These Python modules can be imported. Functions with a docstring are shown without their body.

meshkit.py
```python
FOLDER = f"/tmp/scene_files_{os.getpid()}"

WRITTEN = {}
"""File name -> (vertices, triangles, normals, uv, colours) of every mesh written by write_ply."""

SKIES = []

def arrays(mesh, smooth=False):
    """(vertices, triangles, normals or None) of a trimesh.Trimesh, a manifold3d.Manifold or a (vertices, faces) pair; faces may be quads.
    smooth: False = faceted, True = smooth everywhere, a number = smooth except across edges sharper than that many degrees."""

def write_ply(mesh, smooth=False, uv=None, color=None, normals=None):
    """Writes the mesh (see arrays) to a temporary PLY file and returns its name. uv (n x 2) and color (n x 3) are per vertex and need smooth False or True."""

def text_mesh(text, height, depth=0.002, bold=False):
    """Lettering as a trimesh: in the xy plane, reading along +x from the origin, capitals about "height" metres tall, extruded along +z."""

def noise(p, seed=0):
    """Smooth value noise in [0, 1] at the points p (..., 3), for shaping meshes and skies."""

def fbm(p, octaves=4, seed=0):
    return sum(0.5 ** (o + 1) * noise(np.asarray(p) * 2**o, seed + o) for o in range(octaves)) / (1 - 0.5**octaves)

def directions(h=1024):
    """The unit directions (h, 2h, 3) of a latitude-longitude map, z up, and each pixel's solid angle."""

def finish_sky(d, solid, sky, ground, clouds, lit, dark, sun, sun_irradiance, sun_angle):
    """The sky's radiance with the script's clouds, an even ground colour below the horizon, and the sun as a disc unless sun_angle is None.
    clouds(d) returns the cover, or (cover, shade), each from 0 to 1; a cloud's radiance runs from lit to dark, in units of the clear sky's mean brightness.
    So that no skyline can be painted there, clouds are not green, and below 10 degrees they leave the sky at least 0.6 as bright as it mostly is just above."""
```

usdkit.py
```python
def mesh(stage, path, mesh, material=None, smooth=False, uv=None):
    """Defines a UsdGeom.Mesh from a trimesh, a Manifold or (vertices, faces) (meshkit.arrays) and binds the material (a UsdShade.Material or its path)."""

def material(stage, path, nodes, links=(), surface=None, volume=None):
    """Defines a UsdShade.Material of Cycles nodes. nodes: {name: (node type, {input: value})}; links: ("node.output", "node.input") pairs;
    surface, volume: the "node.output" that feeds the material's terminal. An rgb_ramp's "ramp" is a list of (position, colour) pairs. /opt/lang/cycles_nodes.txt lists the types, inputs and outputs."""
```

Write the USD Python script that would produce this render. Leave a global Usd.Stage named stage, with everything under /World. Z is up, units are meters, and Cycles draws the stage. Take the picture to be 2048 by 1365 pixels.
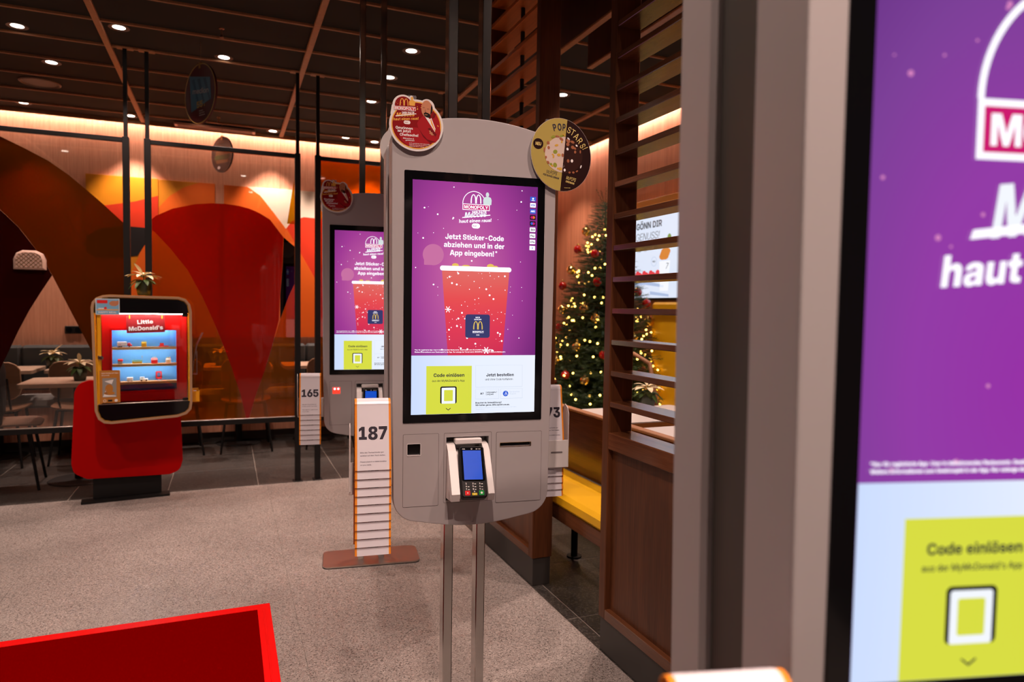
import math, random, glob
import numpy as np, trimesh, usdkit, meshkit
from pxr import Usd, UsdGeom, UsdLux, UsdShade, Gf, Sdf, Vt
import shapely
from shapely import affinity
from shapely.geometry import Polygon, MultiPolygon, box as sbox, LineString, Point
from shapely.ops import unary_union

stage = Usd.Stage.CreateInMemory()
UsdGeom.SetStageUpAxis(stage, 'Z'); UsdGeom.SetStageMetersPerUnit(stage, 1.0)
UsdGeom.Xform.Define(stage, '/World'); UsdGeom.Scope.Define(stage, '/World/Looks')
PI = math.pi
rng = random.Random(7); nrng = np.random.default_rng(7)

# ------------------------------------------------------------------ camera, exposure, light levels
EXPOSURE = 0.0
CAM_H, YAW, PITCH, ROLL = 1.335, math.radians(22.7), math.radians(2.8), math.radians(0.86)
def cam_axes():
    cy, sy, cp, sp, cr, sr = math.cos(YAW), math.sin(YAW), math.cos(PITCH), math.sin(PITCH), math.cos(ROLL), math.sin(ROLL)
    f = np.array([sy*cp, cy*cp, -sp]); r = np.array([cy, -sy, 0.0]); u = np.cross(r, f)
    return cr*r+sr*u, -sr*r+cr*u, f
_r, _u, _f = cam_axes()
cam = UsdGeom.Camera.Define(stage, '/World/Camera')
cam.AddTransformOp().Set(Gf.Matrix4d(*[float(v) for v in (*_r, 0, *_u, 0, *(-_f), 0, 0, 0, CAM_H, 1)]))
cam.CreateHorizontalApertureAttr(36.0); cam.CreateVerticalApertureAttr(24.0); cam.CreateFocalLengthAttr(24.0)
cam.CreateFStopAttr(3.6); cam.CreateFocusDistanceAttr(2.02); cam.CreateExposureAttr(EXPOSURE)
cam.CreateClippingRangeAttr(Gf.Vec2f(0.02, 100))
WARM = (1.0, 0.725, 0.625)
SPOT = 32.0            # downlight strength
COVE = 10.0            # LED strip in the coves
CEIL = 3.05
dome = UsdLux.DomeLight.Define(stage, '/World/AmbientFill'); dome.CreateIntensityAttr(0.006); dome.CreateColorAttr(Gf.Vec3f(1.0, 0.8, 0.68))  # dim warm ambient fill, added; not an open sky over the hall

# ------------------------------------------------------------------ helpers: names, prims
used = {}
def numbered(path):
    n = used.get(path, 0); used[path] = n+1
    return path if n == 0 else f'{path}_{n:03d}'
def setd(p, **k):
    for a, b in k.items():
        if b: p.SetCustomDataByKey(a, b)
class Thing:
    def __init__(s, name, label=None, cat=None, loc=(0,0,0), rz=0.0, group=None, kind=None):
        s.path = numbered('/World/'+name)
        x = UsdGeom.Xform.Define(stage, s.path); s.x = x
        x.AddTranslateOp().Set(Gf.Vec3d(*map(float, loc))); x.AddRotateZOp().Set(float(rz))
        s.prim = x.GetPrim(); setd(s.prim, label=label, category=cat, group=group, kind=kind)
    def part(s, name, mesh, mat, parent=None, smooth=False, label=None, kind=None, uv=None):
        path = numbered((parent or s.path)+'/'+name)
        usdkit.mesh(stage, path, join(mesh), M[mat], smooth=smooth, uv=uv)
        setd(stage.GetPrimAtPath(path), label=label, kind=kind)
        return path
def obj(name, mesh, mat, label=None, cat=None, group=None, kind=None, smooth=False, loc=None, rz=0, uv=None):
    path = numbered('/World/'+name)
    m = usdkit.mesh(stage, path, join(mesh), M[mat], smooth=smooth, uv=uv)
    if loc is not None:
        x = UsdGeom.Xformable(m); x.AddTranslateOp().Set(Gf.Vec3d(*map(float, loc))); x.AddRotateZOp().Set(float(rz))
    setd(m.GetPrim(), label=label, category=cat, group=group, kind=kind)
    return path
def copy_of(src, name, label, loc, rz=0.0, group=None, scale=None):
    path = numbered('/World/'+name); was = stage.GetPrimAtPath(src).GetCustomData()
    x = UsdGeom.Xform.Define(stage, path); p = x.GetPrim()
    p.GetReferences().AddInternalReference(src)
    x.ClearXformOpOrder()
    x.AddTranslateOp().Set(Gf.Vec3d(*map(float, loc))); x.AddRotateZOp().Set(float(rz))
    if scale: x.AddScaleOp().Set(Gf.Vec3f(*([scale]*3)))
    setd(p, label=label, category=was['category'], group=group or was.get('group'))
    p.SetInstanceable(True)
    return path
def join(m):
    return trimesh.util.concatenate([q for q in m if q is not None]) if isinstance(m, (list, tuple)) and len(m) and hasattr(m[0], 'faces') else m

# ------------------------------------------------------------------ helpers: shapes
def bx(x0, x1, y0, y1, z0, z1, c=0.0):
    if c <= 0:
        b = trimesh.creation.box((x1-x0, y1-y0, z1-z0)); b.apply_translation(((x0+x1)/2, (y0+y1)/2, (z0+z1)/2)); return b
    c = min(c, (x1-x0)/2.01, (y1-y0)/2.01, (z1-z0)/2.01)
    p = []
    for sx, ax in ((x0, c), (x1, -c)):
        for sy, ay in ((y0, c), (y1, -c)):
            for sz, az in ((z0, c), (z1, -c)):
                p += [(sx, sy+ay, sz+az), (sx+ax, sy, sz+az), (sx+ax, sy+ay, sz)]
    return trimesh.Trimesh(p).convex_hull
def polys(g):
    return [q for q in (g.geoms if hasattr(g, 'geoms') else [g]) if q.geom_type == 'Polygon' and q.area > 1e-9]
def exz(g, h):
    ms = [trimesh.creation.extrude_polygon(q, h, engine='earcut') for q in polys(g)]
    return trimesh.util.concatenate(ms) if ms else None
def T(m, A):
    m = m.copy(); m.apply_transform(A); return m
FRONT = np.array([[1,0,0,0],[0,0,-1,0],[0,1,0,0],[0,0,0,1.0]])
SIDE = np.array([[0,0,1,0],[1,0,0,0],[0,1,0,0],[0,0,0,1.0]])
def front(g, y, t=0.0006):
    "polygon in (x, z) seen from -y, its back at y, thickness t towards -y"
    m = exz(g, t)
    if m is None: return None
    m.apply_transform(FRONT); m.apply_translation((0, y, 0)); return m
def side(g, x0, x1):
    "polygon in (y, z) extruded along x"
    m = exz(g, x1-x0); m.apply_transform(SIDE); m.apply_translation((x0, 0, 0)); return m
def flat(g, z0, z1):
    m = exz(g, z1-z0); m.apply_translation((0, 0, z0)); return m
def tr(x=0, y=0, z=0): return trimesh.transformations.translation_matrix((x, y, z))
def rot(a, ax=(0,0,1), p=None): return trimesh.transformations.rotation_matrix(math.radians(a), ax, p)
def mv(m, x=0, y=0, z=0): m = m.copy(); m.apply_translation((x, y, z)); return m
def rrect(x0, x1, z0, z1, r, n=8):
    return sbox(x0+r, z0+r, x1-r, z1-r).buffer(r, quad_segs=n) if r > 0 else sbox(x0, z0, x1, z1)
def ell(cx, cy, rx, ry, n=48): return affinity.scale(Point(cx, cy).buffer(1, quad_segs=n//4), rx, ry, origin=(cx, cy))
def rings(pts, lv):
    "closed outline pts (convex, (x,z)); lv = [(y, inset)] from front (small y) to back"
    pts = np.asarray(pts, float); n = len(pts)
    if Polygon(pts).exterior.is_ccw is False: pts = pts[::-1]
    d = np.roll(pts, -1, 0)-pts; d /= np.linalg.norm(d, axis=1, keepdims=True)
    nr = np.c_[-d[:,1], d[:,0]]; b = nr+np.roll(nr, 1, 0); b /= (np.linalg.norm(b, axis=1, keepdims=True)**2/2)
    V, F = [], []
    for y, i in lv:
        q = pts+b*i; V.append(np.c_[q[:,0], np.full(n, y), q[:,1]])
    for k in range(len(lv)-1):
        for i in range(n):
            j = (i+1) % n; a, c = k*n, (k+1)*n
            F += [(a+i, c+j, a+j), (a+i, c+i, c+j)]
    V = np.vstack(V)
    c0, c1 = len(V), len(V)+1
    V = np.vstack([V, [V[:n].mean(0)], [V[-n:].mean(0)]])
    l = (len(lv)-1)*n
    for i in range(n):
        j = (i+1) % n; F += [(c0, i, j), (c1, l+j, l+i)]
    return trimesh.Trimesh(V, F, process=False)
def cyl(r, z0, z1, x=0, y=0, n=24, r2=None):
    return lathe([(0, z0), (r, z0), (r2 if r2 is not None else r, z1), (0, z1)], n, x, y)
def lathe(prof, n=24, x=0, y=0):
    prof = np.array(prof, float); V, F = [], []
    for r, z in prof:
        a = np.arange(n)*2*PI/n; V.append(np.c_[x+r*np.cos(a), y+r*np.sin(a), np.full(n, z)])
    for k in range(len(prof)-1):
        for i in range(n):
            j = (i+1) % n; a, c = k*n, (k+1)*n
            F += [(a+i, a+j, c+j), (a+i, c+j, c+i)]
    m = trimesh.Trimesh(np.vstack(V), F, process=False); m.merge_vertices(); m.update_faces(m.nondegenerate_faces()); return m
def tube(pts, r, n=8):
    pts = np.asarray(pts, float); t = np.gradient(pts, axis=0); t /= np.linalg.norm(t, axis=1, keepdims=True)
    ref = np.array([0,0,1.0]) if abs(t[0][2]) < 0.9 else np.array([1.0,0,0]); V, F = [], []
    a = np.cross(t[0], ref); a /= np.linalg.norm(a)
    rr = np.broadcast_to(r, (len(pts),))
    for p, tt, ri in zip(pts, t, rr):
        a = a-tt*(a@tt); a /= np.linalg.norm(a); b = np.cross(tt, a)
        V += [p+ri*(math.cos(q)*a+math.sin(q)*b) for q in np.arange(n)*2*PI/n]
    for k in range(len(pts)-1):
        for i in range(n):
            j = (i+1) % n; F += [(k*n+i, k*n+j, (k+1)*n+j), (k*n+i, (k+1)*n+j, (k+1)*n+i)]
    c0, c1 = len(V), len(V)+1; V += [pts[0], pts[-1]]; l = (len(pts)-1)*n
    for i in range(n):
        j = (i+1) % n; F += [(c0, j, i), (c1, l+i, l+j)]
    return trimesh.Trimesh(V, F, process=False)
def ball(r, x=0, y=0, z=0, sub=2):
    m = trimesh.creation.icosphere(subdivisions=sub, radius=r); m.apply_translation((x, y, z)); return m
def planar_uv(m, x0, x1, z0, z1):
    v = m.vertices; return np.c_[(v[:,0]-x0)/(x1-x0), (v[:,2]-z0)/(z1-z0)]

# ------------------------------------------------------------------ lettering
from PIL import Image, ImageDraw, ImageFont
_FONT = glob.glob('/opt/blender-*/*/datafiles/fonts/Inter.woff2')[0]; _fc, _tc = {}, {}
def glyphs(s, w=700, px=72):
    k = (s, w, px)
    if k in _tc: return _tc[k]
    if (w, px) not in _fc:
        f = ImageFont.truetype(_FONT, px)
        try: f.set_variation_by_axes([32, w])
        except Exception: pass
        _fc[w, px] = f
    f = _fc[w, px]
    x0, y0, x1, y1 = f.getbbox(s, anchor='ls')
    im = Image.new('L', (int(x1-x0)+8, int(y1-y0)+8)); ImageDraw.Draw(im).text((4-x0, 4-y0), s, 255, f, anchor='ls')
    on = np.pad(np.asarray(im) > 127, ((0,0),(1,1))).astype(np.int8); d = np.diff(on, axis=1)
    r, a = np.nonzero(d == 1); b = np.nonzero(d == -1)[1]
    g = shapely.union_all(shapely.box(a, -r-1.0, b, -r+0.0))
    g = g.buffer(0.55, quad_segs=2).buffer(-0.55, quad_segs=2).simplify(0.6)
    s1 = 1/(px*0.727)
    g = affinity.affine_transform(g, [s1, 0, 0, s1, 0, (4-y0)*s1]); g = affinity.translate(g, -g.bounds[0])
    _tc[k] = g; return g
def text(s, h, x=0, z=0, w=700, al='c', sx=1.0, sl=0.0, ang=0.0, px=72, width=None, grow=0.0):
    "lettering polygon, capital height h, baseline z; al: l/c/r; width: fit to this width"
    g = affinity.scale(glyphs(s, w, px), h, h, origin=(0, 0))
    if width: sx = width/(g.bounds[2]-g.bounds[0])
    g = affinity.scale(g, sx, 1, origin=(0, 0))
    if sl: g = affinity.skew(g, xs=sl, origin=(0, 0))
    if grow: g = g.buffer(grow, quad_segs=2)
    b = g.bounds
    g = affinity.translate(g, {'l': -b[0], 'c': -(b[0]+b[2])/2, 'r': -b[2]}[al]+x, z)
    return affinity.rotate(g, ang, origin=(x, z)) if ang else g
def small(lines, h, x, z, step, w=500, al='l', sx=1.0):
    return unary_union([text(t, h, x, z-i*step, w, al, sx, px=30) for i, t in enumerate(lines)])
def arches(cx, z0, w, h, st=0.235):
    "two tall rounded arches side by side, like the letter m"
    g = []
    for s in (-1, 1):
        xc, hw = cx+s*w*0.235, w*0.265
        t = np.linspace(0, PI, 25)
        o = [(xc-hw*math.cos(a), z0+h*math.sin(a)**0.72 if 0 < a < PI else z0) for a in t]
        iw = hw*(1-st*1.75)
        i = [(xc-iw*math.cos(a), z0+h*(1-st*0.42)*math.sin(a)**0.66 if 0 < a < PI else z0) for a in t]
        g.append(Polygon(o).difference(Polygon(i).union(sbox(xc-iw, z0-.01*h, xc+iw, z0+0.001*h))))
    a, b = g
    ia = Polygon([(cx-w*0.235-w*0.265*(1-st*1.75)*math.cos(q), z0+h*(1-st*0.42)*max(0, math.sin(q))**0.66) for q in np.linspace(0, PI, 25)])
    return unary_union(g).buffer(0)

# ------------------------------------------------------------------ materials
M = {}
def lin(*c): return tuple(((v/255)/12.92 if v/255 <= .04045 else ((v/255+.055)/1.055)**2.4) for v in c)
def pbr(n, c, rough=0.5, **k):
    M[n] = usdkit.material(stage, '/World/Looks/'+n, {'p': ('principled_bsdf', dict(base_color=c, roughness=rough, **k))}, surface='p.BSDF')
def emit(n, c, s=1.0):
    M[n] = usdkit.material(stage, '/World/Looks/'+n, {'e': ('emission', dict(color=c, strength=s))}, surface='e.emission')
def glow(n, c, s=1.0, rough=0.25):
    "a lit display picture under glossy glass"
    M[n] = usdkit.material(stage, '/World/Looks/'+n, {'p': ('principled_bsdf', dict(base_color=(0.003,0.003,0.003), roughness=rough, emission_color=c, emission_strength=s))}, surface='p.BSDF')
def tint(n, c, ior=1.45, rough=0.02, gloss=(1,1,1)):
    M[n] = usdkit.material(stage, '/World/Looks/'+n, {'t': ('transparent_bsdf', dict(color=c)), 'g': ('glossy_bsdf', dict(color=gloss, roughness=rough)), 'f': ('fresnel', dict(IOR=ior)), 'm': ('mix_closure', {})},
        [('f.fac', 'm.fac'), ('t.BSDF', 'm.closure1'), ('g.BSDF', 'm.closure2')], surface='m.closure')
def film(n, tr_c, dif_c, mixf, ior=1.45):
    "printed see-through film: part tinted glass, part matt ink"
    M[n] = usdkit.material(stage, '/World/Looks/'+n, {'t': ('transparent_bsdf', dict(color=tr_c)), 'd': ('diffuse_bsdf', dict(color=dif_c)), 'm': ('mix_closure', dict(fac=mixf)),
        'g': ('glossy_bsdf', dict(color=(1,1,1), roughness=0.03)), 'f': ('fresnel', dict(IOR=ior)), 'm2': ('mix_closure', {})},
        [('t.BSDF','m.closure1'),('d.BSDF','m.closure2'),('f.fac','m2.fac'),('m.closure','m2.closure1'),('g.BSDF','m2.closure2')], surface='m2.closure')
def wood(n, c1, c2, sc=(14,14,1.2), rough=0.45, detail=5, bumpy=0.0, spec=0.5):
    "grain noise stretched along one axis, in world space"
    M[n] = usdkit.material(stage, '/World/Looks/'+n, {
        'g': ('geometry', {}), 'm': ('mapping', dict(scale=sc)), 'n': ('noise_texture', dict(scale=1.0, detail=detail, roughness=0.62, distortion=0.6)),
        'm2': ('mapping', dict(scale=tuple(v*7 for v in sc))), 'n2': ('noise_texture', dict(scale=1.0, detail=2.0, roughness=0.5)),
        'a': ('mix', dict(mix_type='mix', fac=0.35)), 'r': ('rgb_ramp', {'ramp': [(0.30, c2), (0.5, tuple((a+b)/2 for a, b in zip(c1, c2))), (0.68, c1)]}),
        'p': ('principled_bsdf', dict(roughness=rough, specular_ior_level=spec)), 'w': ('rgb_to_bw', {})},
        [('g.position','m.vector'),('m.vector','n.vector'),('g.position','m2.vector'),('m2.vector','n2.vector'),('n.color','a.color1'),('n2.color','a.color2'),('a.color','w.color'),('w.val','r.fac'),('r.color','p.base_color')], surface='p.BSDF')
def stone(n, base, lo, hi, sc=160, rough=0.4, spec=0.5):
    M[n] = usdkit.material(stage, '/World/Looks/'+n, {
        'g': ('geometry', {}), 'v': ('voronoi_texture', dict(scale=sc)), 'n': ('noise_texture', dict(scale=sc*1.3, detail=3.0)), 'n2': ('noise_texture', dict(scale=1.7, detail=3.0)),
        's': ('separate_color', {}), 'r': ('rgb_ramp', {'ramp': [(0.0, lo), (0.13, lo), (0.2, base), (0.78, base), (0.86, hi), (1.0, hi)]}),
        'r2': ('rgb_ramp', {'ramp': [(0.3, (0.78,0.78,0.78)), (0.7, (1.12,1.12,1.12))]}), 'r3': ('rgb_ramp', {'ramp': [(0.35, (0.86,0.86,0.86)), (0.65, (1.08,1.08,1.08))]}),
        'x': ('mix', dict(mix_type='multiply', fac=1.0)), 'y': ('mix', dict(mix_type='multiply', fac=1.0)), 'p': ('principled_bsdf', dict(roughness=rough, specular_ior_level=spec))},
        [('g.position','v.vector'),('g.position','n.vector'),('g.position','n2.vector'),('v.color','s.color'),('s.r','r.fac'),('n.fac','r2.fac'),('n2.fac','r3.fac'),('r.color','x.color1'),('r2.color','x.color2'),('x.color','y.color1'),('r3.color','y.color2'),('y.color','p.base_color')], surface='p.BSDF')
def fabric(n, c, rough=0.85, sc=500, amp=0.25):
    M[n] = usdkit.material(stage, '/World/Looks/'+n, {'g': ('geometry', {}), 'n': ('noise_texture', dict(scale=sc, detail=2.0)), 'r': ('rgb_ramp', {'ramp': [(0.3, tuple(v*(1-amp) for v in c)), (0.7, tuple(v*(1+amp) for v in c))]}),
        'p': ('principled_bsdf', dict(roughness=rough))}, [('g.position','n.vector'),('n.fac','r.fac'),('r.color','p.base_color')], surface='p.BSDF')
def screen_mat(n, stops, cx, cz, s=1.0):
    "lit picture whose colour runs outwards from a point of the display (uv)"
    M[n] = usdkit.material(stage, '/World/Looks/'+n, {'c': ('texture_coordinate', {}), 'd': ('vector_math', dict(math_type='distance', vector2=(cx, cz, 0))), 'r': ('rgb_ramp', {'ramp': stops}),
        'p': ('principled_bsdf', dict(base_color=(0.003,0.003,0.003), roughness=0.22, emission_strength=s))}, [('c.UV','d.vector1'),('d.value','r.fac'),('r.color','p.emission_color')], surface='p.BSDF')
def linear_screen(n, stops, s=1.0, axis='y'):
    M[n] = usdkit.material(stage, '/World/Looks/'+n, {'c': ('texture_coordinate', {}), 'x': ('separate_xyz', {}), 'r': ('rgb_ramp', {'ramp': stops}),
        'p': ('principled_bsdf', dict(base_color=(0.003,0.003,0.003), roughness=0.22, emission_strength=s))}, [('c.UV','x.vector'),('x.'+axis,'r.fac'),('r.color','p.emission_color')], surface='p.BSDF')

pbr('kiosk_grey', (0.385, 0.358, 0.357), 0.42); pbr('kiosk_rim', (0.50, 0.49, 0.46), 0.5)
pbr('kiosk_core', (0.05, 0.047, 0.04), 0.5); pbr('gap_shade', (0.17, 0.15, 0.145), 0.7); pbr('black_gloss', (0.004, 0.004, 0.005), 0.08); pbr('black_plastic', (0.008, 0.007, 0.007), 0.5, specular_ior_level=0.2); pbr('dark_slot', (0.006, 0.005, 0.005), 0.6)
pbr('white_plastic', (0.74, 0.71, 0.69), 0.4); pbr('steel', (0.62, 0.60, 0.58), 0.16, metallic=1.0); pbr('steel_brushed', (0.62, 0.55, 0.49), 0.33, metallic=1.0)
pbr('black_metal', (0.008, 0.0072, 0.007), 0.5, specular_ior_level=0.25); pbr('black_rod', (0.006, 0.006, 0.006), 0.5); pbr('rubber', (0.006, 0.006, 0.006), 0.7)
pbr('orange_plastic', (0.80, 0.26, 0.015), 0.35); pbr('card_white', (0.72, 0.70, 0.74), 0.22); pbr('ink', (0.022, 0.018, 0.03), 0.5); pbr('ink_grey', (0.12, 0.11, 0.14), 0.5)
pbr('red_gloss', (0.62, 0.001, 0.001), 0.35, specular_ior_level=0.15); pbr('red_matt', (0.40, 0.0005, 0.0005), 0.55, specular_ior_level=0.08); pbr('block_red', (0.12, 0.0, 0.0), 0.7, specular_ior_level=0.0); pbr('door_red', (0.75, 0.006, 0.005), 0.4, specular_ior_level=0.2); pbr('yellow_paint', (0.85, 0.40, 0.01), 0.35); pbr('wood_edge', (0.42, 0.25, 0.14), 0.5)
pbr('blue_wall', (0.07, 0.27, 0.60), 0.6); pbr('sign_red', (0.30, 0.008, 0.012), 0.45); pbr('white_ink', (0.85, 0.82, 0.80), 0.5); pbr('shelf_wood', (0.75, 0.40, 0.14), 0.5)
pbr('toy_white', (0.85, 0.82, 0.78), 0.4); pbr('toy_red', (0.75, 0.02, 0.02), 0.4); pbr('toy_yellow', (0.85, 0.50, 0.02), 0.4); pbr('toy_green', (0.06, 0.16, 0.10), 0.4); pbr('toy_grey', (0.22, 0.22, 0.22), 0.4)
pbr('leaflet_orange', (0.50, 0.20, 0.03), 0.4); pbr('leaflet_photo', (0.30, 0.29, 0.27), 0.4); pbr('leaflet_blue', (0.20, 0.46, 0.66), 0.4); pbr('skin', (0.52, 0.20, 0.09), 0.6); pbr('skin_dark', (0.30, 0.10, 0.045), 0.6)
pbr('disc_red', (0.24, 0.006, 0.008), 0.4, specular_ior_level=0.12); pbr('suit_red', (0.36, 0.010, 0.016), 0.5, specular_ior_level=0.12); pbr('suit_dark', (0.15, 0.005, 0.008), 0.5, specular_ior_level=0.12); pbr('gold_ink', (0.80, 0.42, 0.06), 0.35); pbr('hair', (0.012, 0.008, 0.007), 0.6, specular_ior_level=0.12); pbr('box_red', (0.62, 0.015, 0.03), 0.4); pbr('tie_orange', (0.80, 0.34, 0.03), 0.5)
pbr('pistachio', (0.42, 0.33, 0.085), 0.4, specular_ior_level=0.12); pbr('dark_brown', (0.022, 0.008, 0.007), 0.4, specular_ior_level=0.12); pbr('cream', (0.62, 0.50, 0.42), 0.5); pbr('choco', (0.035, 0.012, 0.009), 0.45, specular_ior_level=0.12); pbr('nut_brown', (0.34, 0.11, 0.04), 0.5); pbr('nut_green', (0.26, 0.30, 0.02), 0.5); pbr('nut_yellow', (0.62, 0.36, 0.03), 0.5); pbr('pale_yellow', (0.72, 0.58, 0.18), 0.5)
pbr('key_red', (0.55, 0.01, 0.01), 0.4, specular_ior_level=0.15); pbr('key_green', (0.01, 0.28, 0.05), 0.4, specular_ior_level=0.15); pbr('key_yellow', (0.65, 0.5, 0.03), 0.4, specular_ior_level=0.15)
glow('terminal_blue', lin(0, 76, 196), 1.0); glow('scanner_red', (1.0, 0.04, 0.02), 1.6)
# screens
PURP = [(0.0, lin(205,110,165)), (0.20, lin(186,86,158)), (0.42, lin(160,58,148)), (0.65, lin(118,38,122)), (1.0, lin(96,38,124))]
screen_mat('screen_purple', PURP, 0.42, 0.60); screen_mat('screen_violet', [(0.0, lin(150,48,166)), (0.28, lin(146,58,166)), (0.5, lin(124,62,152)), (0.72, lin(92,42,126)), (1.0, lin(58,28,98))], 0.40, 0.38)
linear_screen('screen_white', [(0.0, lin(205,222,255)), (0.5, lin(232,240,255)), (1.0, lin(238,243,255))], 1.0, 'x')
glow('s_white', lin(250,246,255), 1.15); glow('s_paper', lin(244,248,255), 1.0); glow('s_line', lin(205,215,235), 1.0); glow('s_text', lin(46,46,58), 0.8); glow('s_blue', lin(60,100,215), 1.0); glow('s_magenta', lin(205,20,110), 1.0)
glow('s_lime', lin(216,221,66), 1.0); glow('s_ink', lin(28,28,34), 0.7); glow('s_pink', lin(214,130,190), 1.0); glow('s_orange', lin(240,120,40), 1.0); glow('s_navy', lin(46,54,104), 1.0); glow('s_gold', lin(232,196,90), 1.0); glow('s_bokeh', lin(200,112,162), 1.0)
glow('s_grey', lin(214,226,226), 1.0); glow('s_darkred', lin(120,20,30), 1.0)
linear_screen('cup_red', [(0.0, lin(206,34,78)), (0.3, lin(222,52,80)), (0.65, lin(230,76,78)), (1.0, lin(224,110,100))], 1.0, 'y')
glow('menu_white', lin(222,232,250), 1.0); glow('menu_grey', lin(70,76,84), 1.0); glow('menu_red', lin(226,60,70), 1.0); glow('menu_orange', lin(214,130,50), 1.0); glow('menu_blue', lin(170,190,225), 1.0); glow('menu_green', lin(120,150,70), 1.0); emit('menu_led', lin(215,222,255), 1.1)
# room
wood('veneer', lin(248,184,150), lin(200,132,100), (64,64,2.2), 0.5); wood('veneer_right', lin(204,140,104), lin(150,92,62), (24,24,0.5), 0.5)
wood('walnut', lin(112,66,38), lin(68,37,19), (26,26,1.3), 0.36, spec=.35); wood('walnut_y', lin(118,72,44), lin(72,41,22), (26,1.3,26), 0.19, spec=.75); wood('walnut_dark', lin(86,56,44), lin(56,34,26), (26,26,1.3), 0.42); wood('walnut_warm_lit', lin(206,112,44), lin(160,80,28), (26,1.3,26), 0.4)  # last one: walnut with warm bounced light put into its colour
wood('lath', lin(182,132,92), lin(146,100,66), (20,20,20), 0.55); wood('table_top', lin(196,172,150), lin(172,146,124), (16,2.0,16), 0.4); wood('plywood', lin(120,84,58), lin(90,60,40), (3,22,22), 0.45); wood('edge_wood', lin(206,140,72), lin(180,112,52), (20,3,60), 0.5)
fabric('ceiling_felt', (0.012, 0.011, 0.0070), 0.95, 120, 0.35); pbr('cove_paint', (0.35, 0.2, 0.13), 0.7); pbr('dark_wall', (0.05, 0.035, 0.028), 0.8)
stone('terrazzo', (0.30, 0.265, 0.24), (0.13, 0.112, 0.10), (0.43, 0.385, 0.35), 230, 0.42); stone('slate', (0.048, 0.043, 0.038), (0.025, 0.022, 0.02), (0.10, 0.09, 0.08), 150, 0.38)
pbr('grout', (0.30, 0.26, 0.22), 0.8); pbr('joint_dark', (0.22, 0.195, 0.175), 0.8); pbr('plinth', (0.045, 0.04, 0.036), 0.5)
pbr('mural_yellow', lin(218,138,4), 0.5); pbr('mural_orange', lin(226,100,12), 0.5); pbr('mural_red', lin(214,52,14), 0.5); pbr('mural_deepred', lin(176,14,10), 0.5); pbr('mural_white', lin(226,212,190), 0.5); pbr('mural_black', (0.006, 0.004, 0.004), 0.5); pbr('mural_amber', lin(206,128,10), 0.5)
tint('pane', (0.94, 0.94, 0.93), 1.6); tint('pane_black', (0.035, 0.010, 0.008)); film('acrylic', (0.82, 0.82, 0.83), (0.7, 0.68, 0.70), 0.16, 1.6)
film('film_orange', (0.26, 0.068, 0.004), (0.30, 0.07, 0.004), 0.18); film('film_darkred', (0.055, 0.004, 0.003), (0.09, 0.008, 0.006), 0.20); film('film_red', (0.58, 0.030, 0.006), (0.62, 0.016, 0.004), 0.30); film('film_amber', (0.85, 0.40, 0.018), (0.50, 0.17, 0.012), 0.16); film('film_yellow', (0.85, 0.55, 0.05), (0.7, 0.4, 0.03), 0.25)
fabric('grey_fabric', (0.045, 0.050, 0.050), 0.8, 300); fabric('grey_light', (0.22, 0.21, 0.20), 0.8, 300); pbr('yellow_vinyl', (0.90, 0.50, 0.010), 0.4); fabric('jacket', (0.006, 0.006, 0.007), 0.9, 200)
pbr('white_laminate', (0.74, 0.71, 0.68), 0.3); pbr('lamp_trim', (0.10, 0.07, 0.055), 0.5); emit('lamp_lens', (1.0, 0.86, 0.72), 14.0); emit('cove_led', (1.0, 0.71, 0.60), 72.0)
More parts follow.
